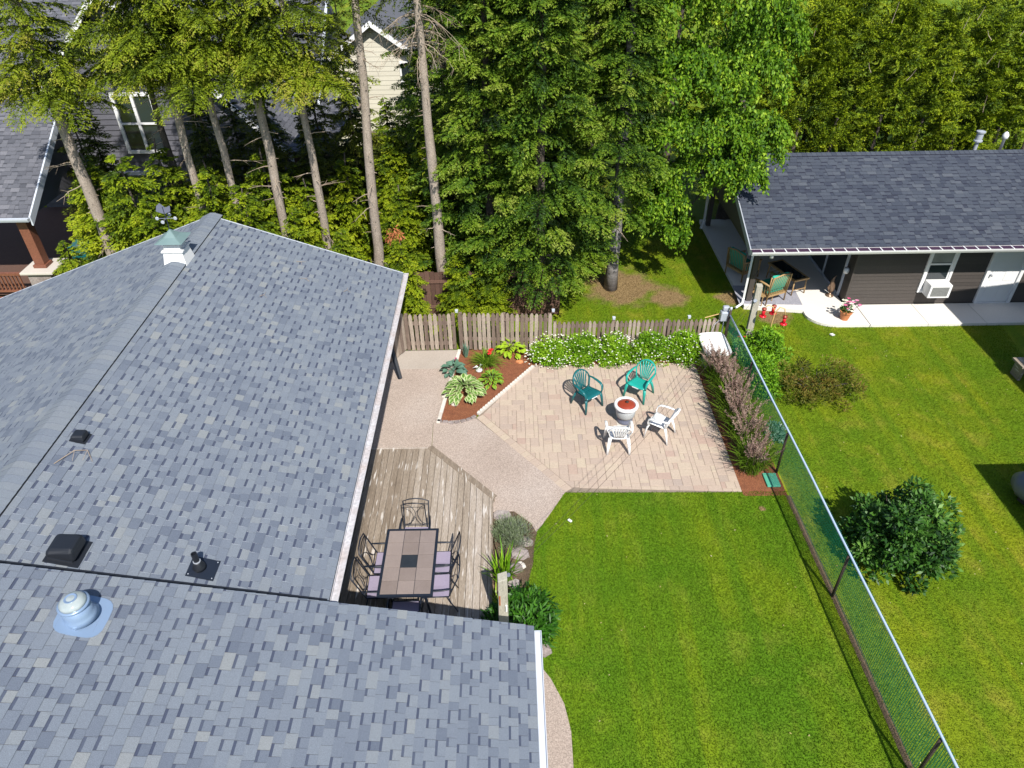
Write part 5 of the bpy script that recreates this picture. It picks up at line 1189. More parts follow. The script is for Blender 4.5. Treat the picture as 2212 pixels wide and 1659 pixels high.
def conifer_crown(z0, z1, Rb, n, seed, mat, style={}, shape=.75, power=1.0, wd=.36, skip=None, tone=0.0, elev=(-.25, .15), tuft=None):
    rg = np.random.default_rng(seed); out = []; tn = []
    for i in range(n):
        u = (i+rg.random())/n; z = z0 + (z1-z0)*u**power; L = max(.25, Rb*(1-(z-z0)/(z1-z0))**shape*rg.uniform(.68, 1.12))
        az = i*2.39996 + rg.normal()*.35
        if skip and skip(z, az): continue
        L0 = L
        if tuft: L = min(L, tuft*rg.uniform(.7, 1.1))
        off = (L0-L)*rg.uniform(.15, 1.0) if tuft else 0.0
        (p, d, t, ln), sc = tpl(L, int(rg.integers(3)), style)
        e = rg.uniform(*elev); ce, se = math.cos(e), math.sin(e); ca, sa = math.cos(az), math.sin(az)
        Rm = np.array([[ca,-sa,0],[sa,ca,0],[0,0,1]]) @ np.array([[ce,0,-se],[0,1,0],[se,0,ce]]) @ (np.array([[1,0,0],[0,math.cos(q:=rg.normal()*.25),-math.sin(q)],[0,math.sin(q),math.cos(q)]]))
        pp = (p*sc) @ Rm.T + np.array([off*ca, off*sa, z - off*.12]); d2 = unit(d) @ Rm.T
        nr = np.tile([0,0,1.], (len(pp),1)) + rg.normal(size=(len(pp),3))*.45
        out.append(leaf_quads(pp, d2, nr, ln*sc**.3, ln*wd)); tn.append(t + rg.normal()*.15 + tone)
    return fast_mesh('crown', np.concatenate(out), np.clip(np.concatenate(tn), 0, 1.1), mat)
def clump_mesh(name, C_, Rr, n, ln, wd, mat, seed, bias=(0,0,0), face=(0,-.3,.8), tone=None, squash=.85, inner=.35, rand=.6, droop_fan=0, nface=.5):
    rg = np.random.default_rng(seed); C_ = np.asarray(C_, float); k = len(C_); Rr = np.broadcast_to(np.asarray(Rr, float), (k,)); idx = np.repeat(np.arange(k), n)
    d = unit(rg.normal(size=(k*n,3))); rr = inner + (1-inner)*rg.random(k*n)**.5; off = d*rr[:,None]*Rr[idx][:,None]; off[:,2] *= squash
    p = C_[idx] + off; dr = unit(d + rg.normal(size=(k*n,3))*rand + np.array(bias)); nr = unit(d*nface + rg.normal(size=(k*n,3))*.5 + np.array(face))
    ct = rg.normal(0, .12, k) if tone is None else tone
    t = .38 + .28*(rr-.5) + .14*d[:,2] + ct[idx] + rg.normal(size=k*n)*.13
    return fast_mesh(name, leaf_quads(p, dr, nr, ln*rg.uniform(.65,1.3,k*n), wd*rg.uniform(.7,1.2,k*n)), np.clip(t, 0, 1.05), mat)
def trunk_mb(base, top, r0, r1, seed, n=12, seg=14, wob=.03, dead=0, dz=(1.5, 6), dl=(.3, .9)):
    rd = random.Random(seed); m = MB(); base, top = Vector(base), Vector(top)
    pts = [base.lerp(top, i/seg) + Vector((rd.uniform(-wob,wob), rd.uniform(-wob,wob), 0))*(0 if i == 0 else 1) for i in range(seg+1)]
    rs = [(r0 + (r1-r0)*(i/seg))*(1.12 if i == 0 else 1)*rd.uniform(.94,1.06) for i in range(seg+1)]
    m.tube(pts, rs, n)
    m2 = MB(); H = top.z-base.z
    for i in range(dead):
        z = rd.uniform(*dz); f = (z-base.z)/H
        if f > 1: continue
        c = base.lerp(top, f); a = rd.uniform(0, 2*math.pi); L = rd.uniform(*dl) if rd.random() < .35 else rd.uniform(.06, .2); dr = Vector((math.cos(a), math.sin(a), 0))
        q = [c + dr*(r0*.4)]
        for k in range(1, 5): q.append(c + dr*(r0*.4+L*k/4) + Vector((rd.uniform(-.06,.06)*L, rd.uniform(-.06,.06)*L, -.16*L*(k/4)**1.5*1.6 + .12*L*(k/4))))
        m2.tube(q, [.016,.012,.009,.006,.003], 4, 0, rd.random())
        if L > .4:
            for k in range(3): b = q[2+k%2]; m2.tube([b, b+dr*.16*L+Vector((rd.uniform(-.3,.3), rd.uniform(-.3,.3), rd.uniform(-.3,.1)))*L*.7], [.006,.003], 3, 0, rd.random())
    for i in range(dead//2):                     # branch collars
        z = rd.uniform(base.z+.3, top.z*.9); c = base.lerp(top, (z-base.z)/H); a = rd.uniform(0, 2*math.pi); rr = r0 + (r1-r0)*(z-base.z)/H; dr = Vector((math.cos(a), math.sin(a), -.15))
        m.tube([c+dr*rr*.7, c+dr*(rr*1.12)], [.04,.022], 5, 0, .1)
    return m, m2
TALL = {}
def conifer(label, base, H, z0, Rb, n, r0, mat, seed, style={}, group='conifers along the rear boundary', bark='bark', top=None, dead=14, mesh=None, shape=.75, name='spruce_tree', wd=.36, skip=None, elev=(-.25,.15), tuft=None, dz=None, tone=0.0, rot=None, power=1.0, crown_x=0.0, **kw):
    t = thing(name, label, 'tree', (base[0], base[1], 0), 0, group)
    tp = Vector((0,0,H)) if top is None else Vector((top[0]-base[0], top[1]-base[1], H))
    m, m2 = trunk_mb((0,0,-.02), tp, r0, r0*.32 if H > 6 else .02, seed, dead=dead, dz=dz or (1.2, max(1.5, z0+1)), **kw)
    m.build('trunk', bark, t, smooth=True)
    if m2.v: m2.build('dead_branches', 'twig', t, kind='stuff')
    me = mesh or conifer_crown(z0, H+.3, Rb, n, seed, mat, style, shape, wd=wd, skip=skip, elev=elev, tone=tone, power=power, tuft=tuft)
    obj('crown', me, t, (crown_x,0,0), rot if rot is not None else 0); return t, me

# --- tall row with bare trunks: x from the picture, all in one line
row = [('tall spruce with leaning-free bare trunk nearest the neighbour porch', -11.72, 19.3, .185, 8.5),
       ('tall spruce trunk emerging behind the ridge peak of the grey roof', -8.66, 19.3, .135, 7.6),
       ('slim spruce trunk second to the right of the roof peak', -7.68, 19.3, .125, 7.4),
       ('spruce trunk rising midway along the right roof slope', -6.44, 19.3, .150, 7.5),
       ('spruce trunk left of the gap showing the shed roof', -5.32, 19.3, .135, 7.6)]
row[0] = ('tall spruce with thick bare trunk nearest the neighbour porch',) + row[0][1:]
row[1] = ('tall spruce whose trunk rises right behind the roof peak',) + row[1][1:]
styT = dict(droop=.34, rise=.16, hang=.42, leaf=.088, step=.05)
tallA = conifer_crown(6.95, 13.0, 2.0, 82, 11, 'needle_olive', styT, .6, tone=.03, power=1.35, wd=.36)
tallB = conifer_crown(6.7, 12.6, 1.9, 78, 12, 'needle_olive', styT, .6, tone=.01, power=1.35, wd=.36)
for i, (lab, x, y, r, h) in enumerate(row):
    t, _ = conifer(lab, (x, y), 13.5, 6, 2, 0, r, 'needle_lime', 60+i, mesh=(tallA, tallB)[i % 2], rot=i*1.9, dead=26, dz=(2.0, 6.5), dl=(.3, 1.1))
    [c for c in bpy.data.objects if c.parent == t and c.name.startswith('crown')][0].location.z = (-.55, .25, -.15, .35, -.35)[i]
conifer('spruce with thin dim trunk behind the first bare trunk', (-9.75, 20.6), 12.0, 6, 2, 0, .12, 'needle_dark', 70, mesh=tallB, rot=.7, dead=16, dz=(1.5,6), bark='bark_dark')
styS = dict(droop=.55, rise=.1, hang=.4)
def fir_at(px, py, Y, lab, mesh, mat, k, top=4.6, wide=1.1, name='young_fir', group='firs filling the gaps'):
    p = PY(px, py, Y); s = p.z/top; t, _ = conifer(lab, (p.x, Y), top, .2, 1.4, 0, .06, mat, 160+k, mesh=mesh, rot=k*1.37, dead=0, group=group, bark='bark_dark', name=name); t.scale = (s*wide, s*wide, s); return t
def sparse(z, az): return z < 8.2
t6, _ = conifer('tall spruce with grey trunk left of the pale house gable', (-3.95, 19.3), 13.5, 7.2, 1.7, 46, .165, 'needle_dark', 71, styS, top=(-3.35, 19.3), dead=34, dz=(1.2, 7.6), dl=(.3, .9), skip=sparse)
t7, _ = conifer('tall spruce with brown trunk and dead twiggy top right of pale gable', (-1.98, 19.0), 13.0, 8.6, 1.2, 30, .165, 'needle_dark', 72, styS, top=(-2.15, 19.0), dead=24, dz=(1.0, 7.0), dl=(.2, .6))
# dead twiggy whorl on that trunk
rd = random.Random(5); m = MB()
for i in range(34):
    z = rd.uniform(7.3, 8.6); a = rd.uniform(0, 2*math.pi); L = rd.uniform(.6, 1.35); dr = Vector((math.cos(a), math.sin(a), 0)); c = Vector((-.1, 0, z))
    q = [c + dr*L*k/5 + Vector((rd.uniform(-.05,.05), rd.uniform(-.05,.05), .10*L*k/5 - .55*L*(k/5)**2)) for k in range(6)]
    m.tube(q, [.014,.011,.008,.006,.004,.003], 4, 0, rd.random())
    for k in range(9):
        b = q[rd.randint(2,5)]; m.tube([b, b + Vector((rd.uniform(-.22,.22), rd.uniform(-.22,.22), rd.uniform(-.3,.02)))], [.004,.002], 3, 0, rd.random())
m.build('dead_branches', 'twig', t7, kind='stuff')

# --- young firs and low boughs between the trunks (sunlit, yellow green)
styY = dict(droop=.32, rise=.20, hang=.30, leaf=.10)
youngA = conifer_crown(.6, 4.4, 1.45, 66, 21, 'needle_lime', styY, .55, tone=.12, wd=.46)
youngB = conifer_crown(.6, 4.4, 1.4, 62, 22, 'needle_lime', styY, .5, tone=.08, wd=.46)
ys = [(-12.15, 18.0, 2.9, 'young fir beside the neighbour porch railing'), (-10.35, 18.9, 4.9, 'young fir with bright tip below the neighbour window'),
      (-9.5, 18.0, 4.1, 'young fir just behind the cupola'), (-7.1, 18.4, 4.3, 'young fir between the second and third bare trunks'),
      (-12.2, 20.4, 4.4, 'taller young fir to the left behind the thick bare trunk'), (-5.9, 18.5, 3.5, 'small young fir between fourth and fifth bare trunks'),
      (-4.55, 18.0, 3.1, 'low bright young fir at the right end of the grey roof'), (-8.2, 19.0, 4.4, 'young fir in shade behind the roof peak'),
      (-2.95, 17.75, 2.9, 'low lime green fir right against the grey gutter end'), (-6.6, 21.5, 3.6, 'shaded young fir in front of the dark shed')]
for i, (x, y, h, lab) in enumerate(ys):
    t, _ = conifer(lab, (x, y), 4.3, .3, 1.3, 0, .05, 'needle_lime', 80+i, mesh=(youngA, youngB)[i % 2], rot=i*1.3, dead=0, group='young firs between the bare trunks', bark='bark_dark', name='young_fir')
    t.scale = (h/4.4*1.05, h/4.4*1.05, h/4.4)
m = MB(); q = [Vector((-3.35,18.0,2.1))]; 
o = clump_mesh('dead_frond', [(0,0,0),(.12,0,-.12),(-.1,0,-.15)], .14, 60, .12, .03, 'rusty_metal', 4, bias=(0,0,-1.2)); o = obj('dead_frond', o); o.location = PY(850, 500, 18.0); tag(o, 'orange dead spruce frond between the two right bare trunks', 'dead frond')

# --- the big dense spruces
styB = dict(droop=.34, rise=.20, hang=.42, leaf=.092, step=.052)
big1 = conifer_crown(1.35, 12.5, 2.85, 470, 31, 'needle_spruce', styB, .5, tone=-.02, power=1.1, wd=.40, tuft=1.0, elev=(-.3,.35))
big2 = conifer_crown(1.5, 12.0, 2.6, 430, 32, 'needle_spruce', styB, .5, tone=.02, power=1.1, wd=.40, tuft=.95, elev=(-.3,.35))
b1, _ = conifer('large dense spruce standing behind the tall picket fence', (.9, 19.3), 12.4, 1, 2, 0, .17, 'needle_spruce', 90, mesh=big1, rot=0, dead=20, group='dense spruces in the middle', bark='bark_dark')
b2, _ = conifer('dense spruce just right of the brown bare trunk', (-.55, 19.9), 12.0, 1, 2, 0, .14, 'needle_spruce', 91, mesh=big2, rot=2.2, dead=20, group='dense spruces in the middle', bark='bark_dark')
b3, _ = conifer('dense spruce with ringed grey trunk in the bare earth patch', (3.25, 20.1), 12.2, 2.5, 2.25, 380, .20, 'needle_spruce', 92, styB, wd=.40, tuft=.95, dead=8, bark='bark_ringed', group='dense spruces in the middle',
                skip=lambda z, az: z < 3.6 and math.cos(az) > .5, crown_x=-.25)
conifer('dense spruce rising behind the middle spruces', (.9, 22.8), 13.5, 1, 2, 0, .17, 'needle_spruce', 93, mesh=big1, rot=1.1, dead=0, group='dense spruces in the middle')
conifer('dark spruce filling the gap right of the pale house', (-1.9, 23.2), 12.0, 1, 2, 0, .17, 'needle_spruce', 94, mesh=big2, rot=4.1, dead=0, group='dense spruces in the middle')
dk = conifer_crown(.5, 6.0, 1.5, 90, 35, 'needle_dark', styY, .7, tone=.04, wd=.42)
for i, (x, y, s, lab) in enumerate(((-9.0, 21.6, .98, 'dark fir behind the slim bare trunk'), (-7.5, 22.2, 1.0, 'dark fir against the grey gable siding'), (-6.1, 21.9, .85, 'dark fir in front of the grey roof edge'), (-13.4, 22.6, .9, 'dark fir beside the neighbour porch roof, left of the window'), (-3.3, 24.5, .55, 'low dark fir below the pale house wall'), (-4.4, 24.2, .62, 'dark fir beside the shed roof edge'), (-10.9, 22.8, .62, 'dark fir below the neighbour window'))):
    t, _ = conifer(lab, (x, y), 6, .2, 1.6, 0, .07, 'needle_dark', 140+i, mesh=dk, rot=i*1.7, dead=0, group='dark firs in front of the neighbour house', bark='bark_dark', name='dark_fir'); t.scale = (s*1.1, s*1.1, s)
for i, (px, py, Y, lab) in enumerate(((440, 345, 19.9, 'bright fir tip between first and second slim bare trunks'), (560, 320, 20.3, 'bright fir tip between third and fourth bare trunks'), (655, 385, 19.6, 'low bright fir left of the fifth bare trunk'), (742, 330, 21.5, 'fir below the shed roof edge'), (175, 330, 19.9, 'young fir left of the thick bare trunk'), (330, 300, 20.3, 'young fir just right below the neighbour window'))):
    fir_at(px, py, Y, lab, (youngA, youngB)[i%2], 'needle_lime', i)
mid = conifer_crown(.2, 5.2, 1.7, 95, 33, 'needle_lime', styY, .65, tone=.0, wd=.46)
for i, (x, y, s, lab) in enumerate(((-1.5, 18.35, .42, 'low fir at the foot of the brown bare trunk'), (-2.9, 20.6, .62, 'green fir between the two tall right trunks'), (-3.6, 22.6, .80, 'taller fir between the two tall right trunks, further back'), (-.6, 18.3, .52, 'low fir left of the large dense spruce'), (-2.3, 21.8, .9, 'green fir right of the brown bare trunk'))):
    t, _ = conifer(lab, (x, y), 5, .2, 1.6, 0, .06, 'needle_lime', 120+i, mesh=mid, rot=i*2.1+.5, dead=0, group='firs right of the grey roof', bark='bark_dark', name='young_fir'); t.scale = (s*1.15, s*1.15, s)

# --- big broadleaf tree with drooping leafy boughs
for i, (px, py, Y, lab) in enumerate(((722, 5, 23.6, 'tall dark fir left of the pale house gable'), (655, 95, 24.3, 'dark fir against the grey main roof edge'), (480, 165, 23.4, 'dark fir behind the second slim bare trunk'), (565, 190, 22.9, 'dark fir behind the fourth bare trunk'), (405, 190, 23.2, 'dark fir just right of the neighbour window'), (175, 215, 23.4, 'dark fir left of the neighbour window'), (940, 150, 26.0, 'dark fir filling the gap behind the brown bare trunk'))):
    fir_at(px, py, Y, lab, dk, 'needle_dark', 40+i, top=6.2, wide=(1.0 if py > 50 else .8), name='dark_fir', group='dark firs in front of the neighbour house')
for i, (px, py, Y, lab) in enumerate(((830, 215, 26.5, 'fir covering the lower left of the pale house wall'), (885, 165, 27.0, 'fir covering the right corner of the pale house'), (765, 235, 25.0, 'fir beside the shed roof and second tall trunk'), (845, 290, 22.8, 'bright fir midway between the two right tall trunks'), (915, 230, 24.0, 'fir behind the brown bare trunk'), (860, 400, 20.4, 'lower bright fir between the two right tall trunks'))):
    fir_at(px, py, Y, lab, mid, 'needle_lime', 20+i, top=5.2, wide=1.2)
def droop_tree(label, base, lobes, seed, mat='leaf_broad'):
    t = thing('broadleaf_tree', label, 'tree', (0,0,0)); rg = np.random.default_rng(seed); Q, T = [], []
    for (px, py, Y, rx, rz, nst) in lobes:
        nst = int(nst*1.5); c = np.array(PY(px, py, Y)); d = unit(rg.normal(size=(nst,3))); d[:,2] = np.where(rg.random(nst) < .8, np.abs(d[:,2]), d[:,2]); rr = rg.uniform(.45, 1.0, nst)
        ks = max(4, nst//20); sub_ = d[:ks]; d = unit(sub_[rg.integers(0, ks, nst)] + rg.normal(size=(nst,3))*.18); rr = np.clip(rr[:ks][rg.integers(0, ks, nst)]*0 + rg.uniform(.62, 1.05, nst), 0, 1.1)
        st = c + d*rr[:,None]*np.array([rx, rx, rz]); out = unit(d*np.array([1,1,.2]) + rg.normal(size=(nst,3))*.25)
        L = rg.uniform(.28, .62, nst); n = 15
        u = (np.arange(n)+.5)/n
        pos = st[:,None,:] + out[:,None,:]*(L[:,None]*.45*u)[:,:,None]; pos[:,:,2] -= (L[:,None]*(.05*u+.62*u**2)); pos += rg.normal(size=pos.shape)*.028
        pos = pos.reshape(-1,3); k = len(pos)
        dr = unit(rg.normal(size=(k,3))*.55 + np.array([0,-.05,-.85])); nr = unit(rg.normal(size=(k,3))*.6 + np.array([0,-.6,.55]))
        ln = rg.uniform(.075, .135, k); Q.append(leaf_quads(pos, dr, nr, ln, ln*.55))
        T.append(.36 + .22*np.tile(u, nst) + np.repeat(rg.normal(0,.10,nst), n) + np.repeat((rr-.7)*.35, n) + rg.normal(size=k)*.13)
    obj('crown', fast_mesh('crown', np.concatenate(Q), np.clip(np.concatenate(T), 0, 1.1), mat), t)
    b = Vector((base[0], base[1], -.02)); m = MB(); m.tube([b, b+Vector((.05,-.1,2)), b+Vector((-.1,-.3,4)), b+Vector((-.2,-.4,5.0))], [.26,.21,.15,.06], 10)
    m.build('trunk', 'bark_dark', t, smooth=True)
    for k_, (px, py, Y, rx, rz, nst) in enumerate(lobes):
        c = PY(px, py, Y); a = b+Vector((-.1,-.3, min(4.6, max(2.2, c.z-1.0)))); m = MB(); m.tube([a, a.lerp(c, .5)+Vector((0,0,.25)), c], [.05,.03,.012], 6); m.build('limb', 'bark_dark', t, smooth=True)
    return t
bt = [(1440,20,21.5,1.5,1.2,420), (1590,-20,21.8,1.6,1.3,400), (1370,150,21.3,.95,1.0,260), (1480,170,20.9,1.3,1.0,420), (1610,170,21.2,1.2,1.1,380), (1430,290,20.8,1.0,.8,300), (1550,290,20.6,1.1,.8,340),
      (1640,300,20.2,.75,.8,230), (1420,430,20.4,.78,.75,280), (1455,490,20.3,.5,.45,110), (1385,370,20.9,.7,.7,170), (1500,370,20.6,.75,.55,190), (1615,375,19.6,.45,.40,110), (1575,345,20.0,.6,.5,130),
      (1500,-120,22,2.2,1.6,380), (1660,90,22,1.0,1.1,260), (1300,40,22.4,1.0,1.2,220)]
droop_tree('large bright green broadleaf tree drooping over the garage roof corner', (8.05, 25.1), bt, 5)

# --- wall of cedars behind the garage
def cedar_mesh(seed, H=7.6, Rr=1.5, nc=270, nl=0):
    rg = np.random.default_rng(seed); Q, T = [], []; st = dict(droop=.10, rise=.05, hang=.12, step=.058, leaf=.085)
    lump = rg.normal(size=(9,3))
    for i in range(nc):
        u = rg.random()**.85; z = .6 + (H-.6)*u; az = rg.random()*6.2832; pr = Rr*min(1, max(.22, (1-u)*1.9))**.6*(1+.12*math.sin(3*az+z*2.1)+.12*math.sin(5*az-z*3.3))
        (p, d, t, ln), sc = tpl(rg.choice([.45,.7]), int(rg.integers(3)), st)
        e = rg.uniform(-.15, .95); ro = rg.normal()*.9; ca, sa = math.cos(az+rg.normal()*.5), 0; a2_ = az+rg.normal()*.5; ca, sa = math.cos(a2_), math.sin(a2_); ce, se = math.cos(e), math.sin(e)
        Rm = np.array([[ca,-sa,0],[sa,ca,0],[0,0,1]]) @ np.array([[ce,0,-se],[0,1,0],[se,0,ce]]) @ np.array([[1,0,0],[0,math.cos(ro),-math.sin(ro)],[0,math.sin(ro),math.cos(ro)]])
        r0 = max(.05, pr*rg.uniform(.55,1.0)-.45); pp = p @ Rm.T + np.array([r0*math.cos(az), r0*math.sin(az), z]); d2 = unit(d) @ Rm.T
        Q.append(leaf_quads(pp, d2, rg.normal(size=(len(pp),3))*.6+np.array([0,-.5,.7]), ln, ln*.42)); T.append(t + rg.normal()*.12 + .06)
    return fast_mesh('crown', np.concatenate(Q), np.clip(np.concatenate(T), 0, 1.1), 'leaf_cedar')
ced = [cedar_mesh(41), cedar_mesh(42, 7.2), cedar_mesh(43, 8.0, 1.5)]
k = 0; rd = random.Random(12); names_c = ['left end', 'second from the left', 'third from the left', 'fourth from the left', 'fifth from the left', 'sixth from the left', 'seventh from the left', 'right end']
for rowi, (Y, xs, s) in enumerate(((25.9, [8.9+1.45*i for i in range(8)], .95), (28.3, [8.3+1.7*i for i in range(8)], 1.02))):
    for i, x in enumerate(xs):
        lab = ('feathery cedar in the front row behind the garage, ' if rowi == 0 else 'feathery cedar in the back row beyond the garage, ') + names_c[i]
        t = thing('cedar_tree', lab, 'tree', (x, Y+rd.uniform(-.25,.25), 0), rd.uniform(0,6), 'cedars in the wall of foliage behind the garage'); t.scale = (s*rd.uniform(.95,1.1),)*2 + (s*rd.uniform(.90, 1.06) if not (rowi == 1 and i in (4,)) else .92,)
        m, _m = trunk_mb((0,0,-.02), (0,0,3.6), .11, .05, 200+k, seg=6, n=7); m.build('trunk', 'bark_dark', t); obj('crown', ced[k % 3], t); k += 1
m = MB(); rd = random.Random(6)
for i in range(12):
    p = Vector((rd.uniform(9, 18), rd.uniform(24.3, 24.9), rd.uniform(3.8, 7))); a = rd.uniform(-.9,.9); L = rd.uniform(.3, .8)
    m.tube([p, p+Vector((math.sin(a)*L*.5, -.05, math.cos(a)*L*.5)), p+Vector((math.sin(a)*L*.8, -.1, math.cos(a)*L))], [.012,.008,.004], 4, 0, rd.random())
for o in (m.build('bare_twigs', 'twig', [x for x in bpy.data.objects if x.name.startswith('cedar_tree')][0], kind='stuff'),):
    o.matrix_parent_inverse = o.parent.matrix_basis.inverted()
# trees and shrubs far behind, partly seen through the gaps
far = cedar_mesh(44, 8.5, 2.3, 200)
for i, (x, y, s, lab) in enumerate(((-24, 44, 1.2, 'far tree beyond the tall grey house, to the left'), (-3.0, 31.0, .62, 'bushy tree at the right corner of the pale cream house'), (3.5, 30, 1.05, 'leafy tree behind the dense spruces, left one'), (6.5, 29, 1.0, 'leafy tree behind the broadleaf tree crown'), (1.0, 27.5, 1.0, 'leafy tree behind the dense spruces, nearer one'), (22.5, 33, .7, 'round far tree beyond the right end of the cedars'), (6.2, 36, 1.1, 'leafy far tree above the broadleaf tree'))):
    t = thing('background_tree', lab, 'tree', (x, y, 0), i*1.1, 'trees far behind the garden'); t.scale = (s,s,s)
    m, _m = trunk_mb((0,0,-.02), (0,0,7), .2, .05, 300+i, seg=6, n=7); m.build('trunk', 'bark_dark', t); obj('crown', far, t)

# ------------------------------------------------------------------ shrubs and beds
def mound(name, label, cat, c, r, h, nc, nl, ln, wd, mat, seed, group=None, cr=.3, flowers=None, qr=(.45,.88), **kw):
    rg = np.random.default_rng(seed); t = thing(name, label, cat, (c[0], c[1], 0), 0, group)
    d = unit(rg.normal(size=(nc,3))); d[:,2] = np.abs(d[:,2]); q = rg.uniform(qr[0], qr[1], nc)[:,None]
    C_ = d*q*np.array([r[0], r[1], h*.95]) + np.array([0,0,h*.08]); 
    obj('foliage', clump_mesh('foliage', C_, cr*rg.uniform(.7,1.2,nc), nl, ln, wd, mat, seed, **kw), t)
    m = MB(); rd = random.Random(seed)
    for i in range(9): a = rd.uniform(0,6.28); m.tube([(0,0,0), (math.cos(a)*r[0]*.3, math.sin(a)*r[1]*.3, h*.4), (math.cos(a)*r[0]*.6, math.sin(a)*r[1]*.6, h*.7)], [.018,.012,.005], 4)
    m.build('stems', 'bark_dark', t)
    if flowers:
        n, fr, fm = flowers; d = unit(rg.normal(size=(n,3))); d[:,2] = np.abs(d[:,2])*.8; d[:,1] -= .25; d = unit(d)
        obj('flowers', blossom_mesh('flowers', d*np.array([r[0]*1.02, r[1]*1.02, h*1.02])*rg.uniform(.9,1.06,n)[:,None]+np.array([0,0,.03]), fr, fm, seed), t, kind='stuff')
    return t
pts = [(1188,752,.60,.42,.62,'left end of the white flowering shrub row, beside the lime hosta',150), (1258,752,.55,.42,.66,'white flowering shrub second from the left in the row',95), (1325,752,.56,.42,.66,'white flowering shrub in the middle, behind the teal chair',100), (1404,748,.55,.42,.68,'white flowering shrub right of the bright teal chair',90), (1474,750,.56,.42,.66,'right end of the white flowering shrub row, beside the bin',75)]
for i, (px, py, rx, ry, h, lab, nf) in enumerate(pts):
    p = P(px, py, .3); mound('flowering_shrub', lab, 'shrub', (p.x, 16.14), (rx*1.12, ry*1.05), h+.20, 58, 150, .062, .028, 'leaf_fresh', 400+i, 'white flowering shrubs before the low picket fence', cr=.17, flowers=(int(nf*1.15), .024, 'flower_white'), bias=(0,0,.4))
p = P(1955, 1190, 0); mound('round_shrub', 'large round shrub with glossy dark leaves on the neighbour lawn', 'shrub', (7.50, 9.18), (.94, .88), 1.85, 110, 120, .115, .058, 'leaf_gloss', 420, cr=.25, qr=(.4,1.0), bias=(0,0,.2), face=(0,-.2,.8))
mound('green_shrub', 'bright green leafy shrub around the tall wooden post', 'shrub', (6.95, 15.95), (.60, .72), .82, 60, 120, .10, .035, 'leaf_fresh', 421, cr=.2, qr=(.35,1.1), bias=(0,0,-.1), tone=np.full(60, -.12))
mound('green_shrub', 'bright green bush pressing against the back of the mesh fence', 'shrub', (6.45, 14.7), (.42, .85), .95, 46, 110, .09, .035, 'leaf_fresh', 422, cr=.2, bias=(0,0,-.1), tone=np.full(46, -.14))
mound('olive_shrub', 'spreading olive and rust toned juniper on the neighbour lawn', 'shrub', (7.85, 14.50), (1.2, .85), .72, 64, 110, .085, .024, 'leaf_olive', 423, cr=.20, qr=(.3,1.12), bias=(.5,-.1,.5), tone=np.random.default_rng(3).normal(.08,.2,64))
mound('low_plant', 'small pale striped plant in the mesh fence shade', 'plant', (6.28, 12.9), (.22, .3), .3, 14, 40, .12, .05, 'leaf_hosta_blue', 424, cr=.12)
mound('peony', 'glossy dark green leafy peony between post and lawn', 'shrub', (.22, 7.72), (.52, .70), .62, 60, 62, .155, .038, 'leaf_peony', 425, cr=.20, bias=(0,0,.1), rand=.9)
mound('peony', 'dark leafy peony shaded at the deck corner by the wing roof', 'shrub', (-.36, 7.62), (.28, .42), .55, 26, 60, .14, .036, 'leaf_peony', 426, cr=.17, bias=(0,0,.1), rand=.9)
mound('lavender', 'grey green lavender clump at the path corner', 'shrub', (-.02, 9.85), (.42, .42), .42, 60, 90, .085, .010, 'leaf_sage', 427, cr=.15, bias=(0,0,1.3), rand=.5)
# strappy clumps
def straps(name, label, cat, c, n, L, w, spread, mat, seed, arch=.8, tone=(0.2,.8), parent_t=None, up=1.0, jitter=.05):
    t = parent_t or thing(name, label, cat, (c[0], c[1], 0)); rg = np.random.default_rng(seed); Q, T = [], []; seg = 6
    a = rg.random(n)*2*np.pi; sp = spread*rg.uniform(.2,1.1,n); Ls = L*rg.uniform(.65,1.1,n); b = rg.normal(size=(n,2))*jitter
    for k in range(n):
        u = np.linspace(0,1,seg+1); r = Ls[k]*sp[k]*(u+arch*.5*u**2)*.8; z = Ls[k]*(up*u - arch*sp[k]*u**2.2*.9); z = np.maximum(z, .01)
        x = b[k,0]+r*math.cos(a[k]); y = b[k,1]+r*math.sin(a[k]); s = np.array([-math.sin(a[k]), math.cos(a[k]), 0.]); ww = w*np.clip(np.sin(np.pi*(u*.85+.12)), .05, 1)*rg.uniform(.8,1.2)
        c_ = np.stack([x,y,z],1); Lf, Rt = c_-s*ww[:,None]/2, c_+s*ww[:,None]/2
        Q.append(np.stack([Lf[:-1], Rt[:-1], Rt[1:], Lf[1:]], 1)); T.append(np.full(seg, rg.uniform(*tone)))
    obj('foliage', fast_mesh('foliage', np.concatenate(Q), np.concatenate(T), mat), t); return t
p = P(1052, 790); t = straps('daylily', 'arching daylily clump with one red flower in the mulch bed', 'plant', p, 230, .62, .018, .85, 'grass_blade', 500, arch=.9)
obj('flower', blossom_mesh('flower', [(.10,-.05,.52),(.13,-.03,.55),(.08,-.10,.47)], .07, 'flower_red', 3), t)
p = P(1008, 772); straps('iris', 'fan of pale blue green iris leaves near the picket gate', 'plant', p, 13, .55, .045, .28, 'leaf_hosta_blue', 501, arch=.2, jitter=.02)
p = P(1087, 1232); straps('iris', 'tall bright green strap leaves rising behind the clothesline post', 'plant', (-.20, 8.75), 60, .95, .036, .50, 'leaf_fresh', 502, arch=.55, jitter=.07, tone=(.3,.75))
p = P(1075, 1262); straps('daylily', 'small yellow green leaf tuft at the deck edge', 'plant', (-.30, 8.30), 16, .4, .02, .9, 'leaf_lime', 503, arch=.9)
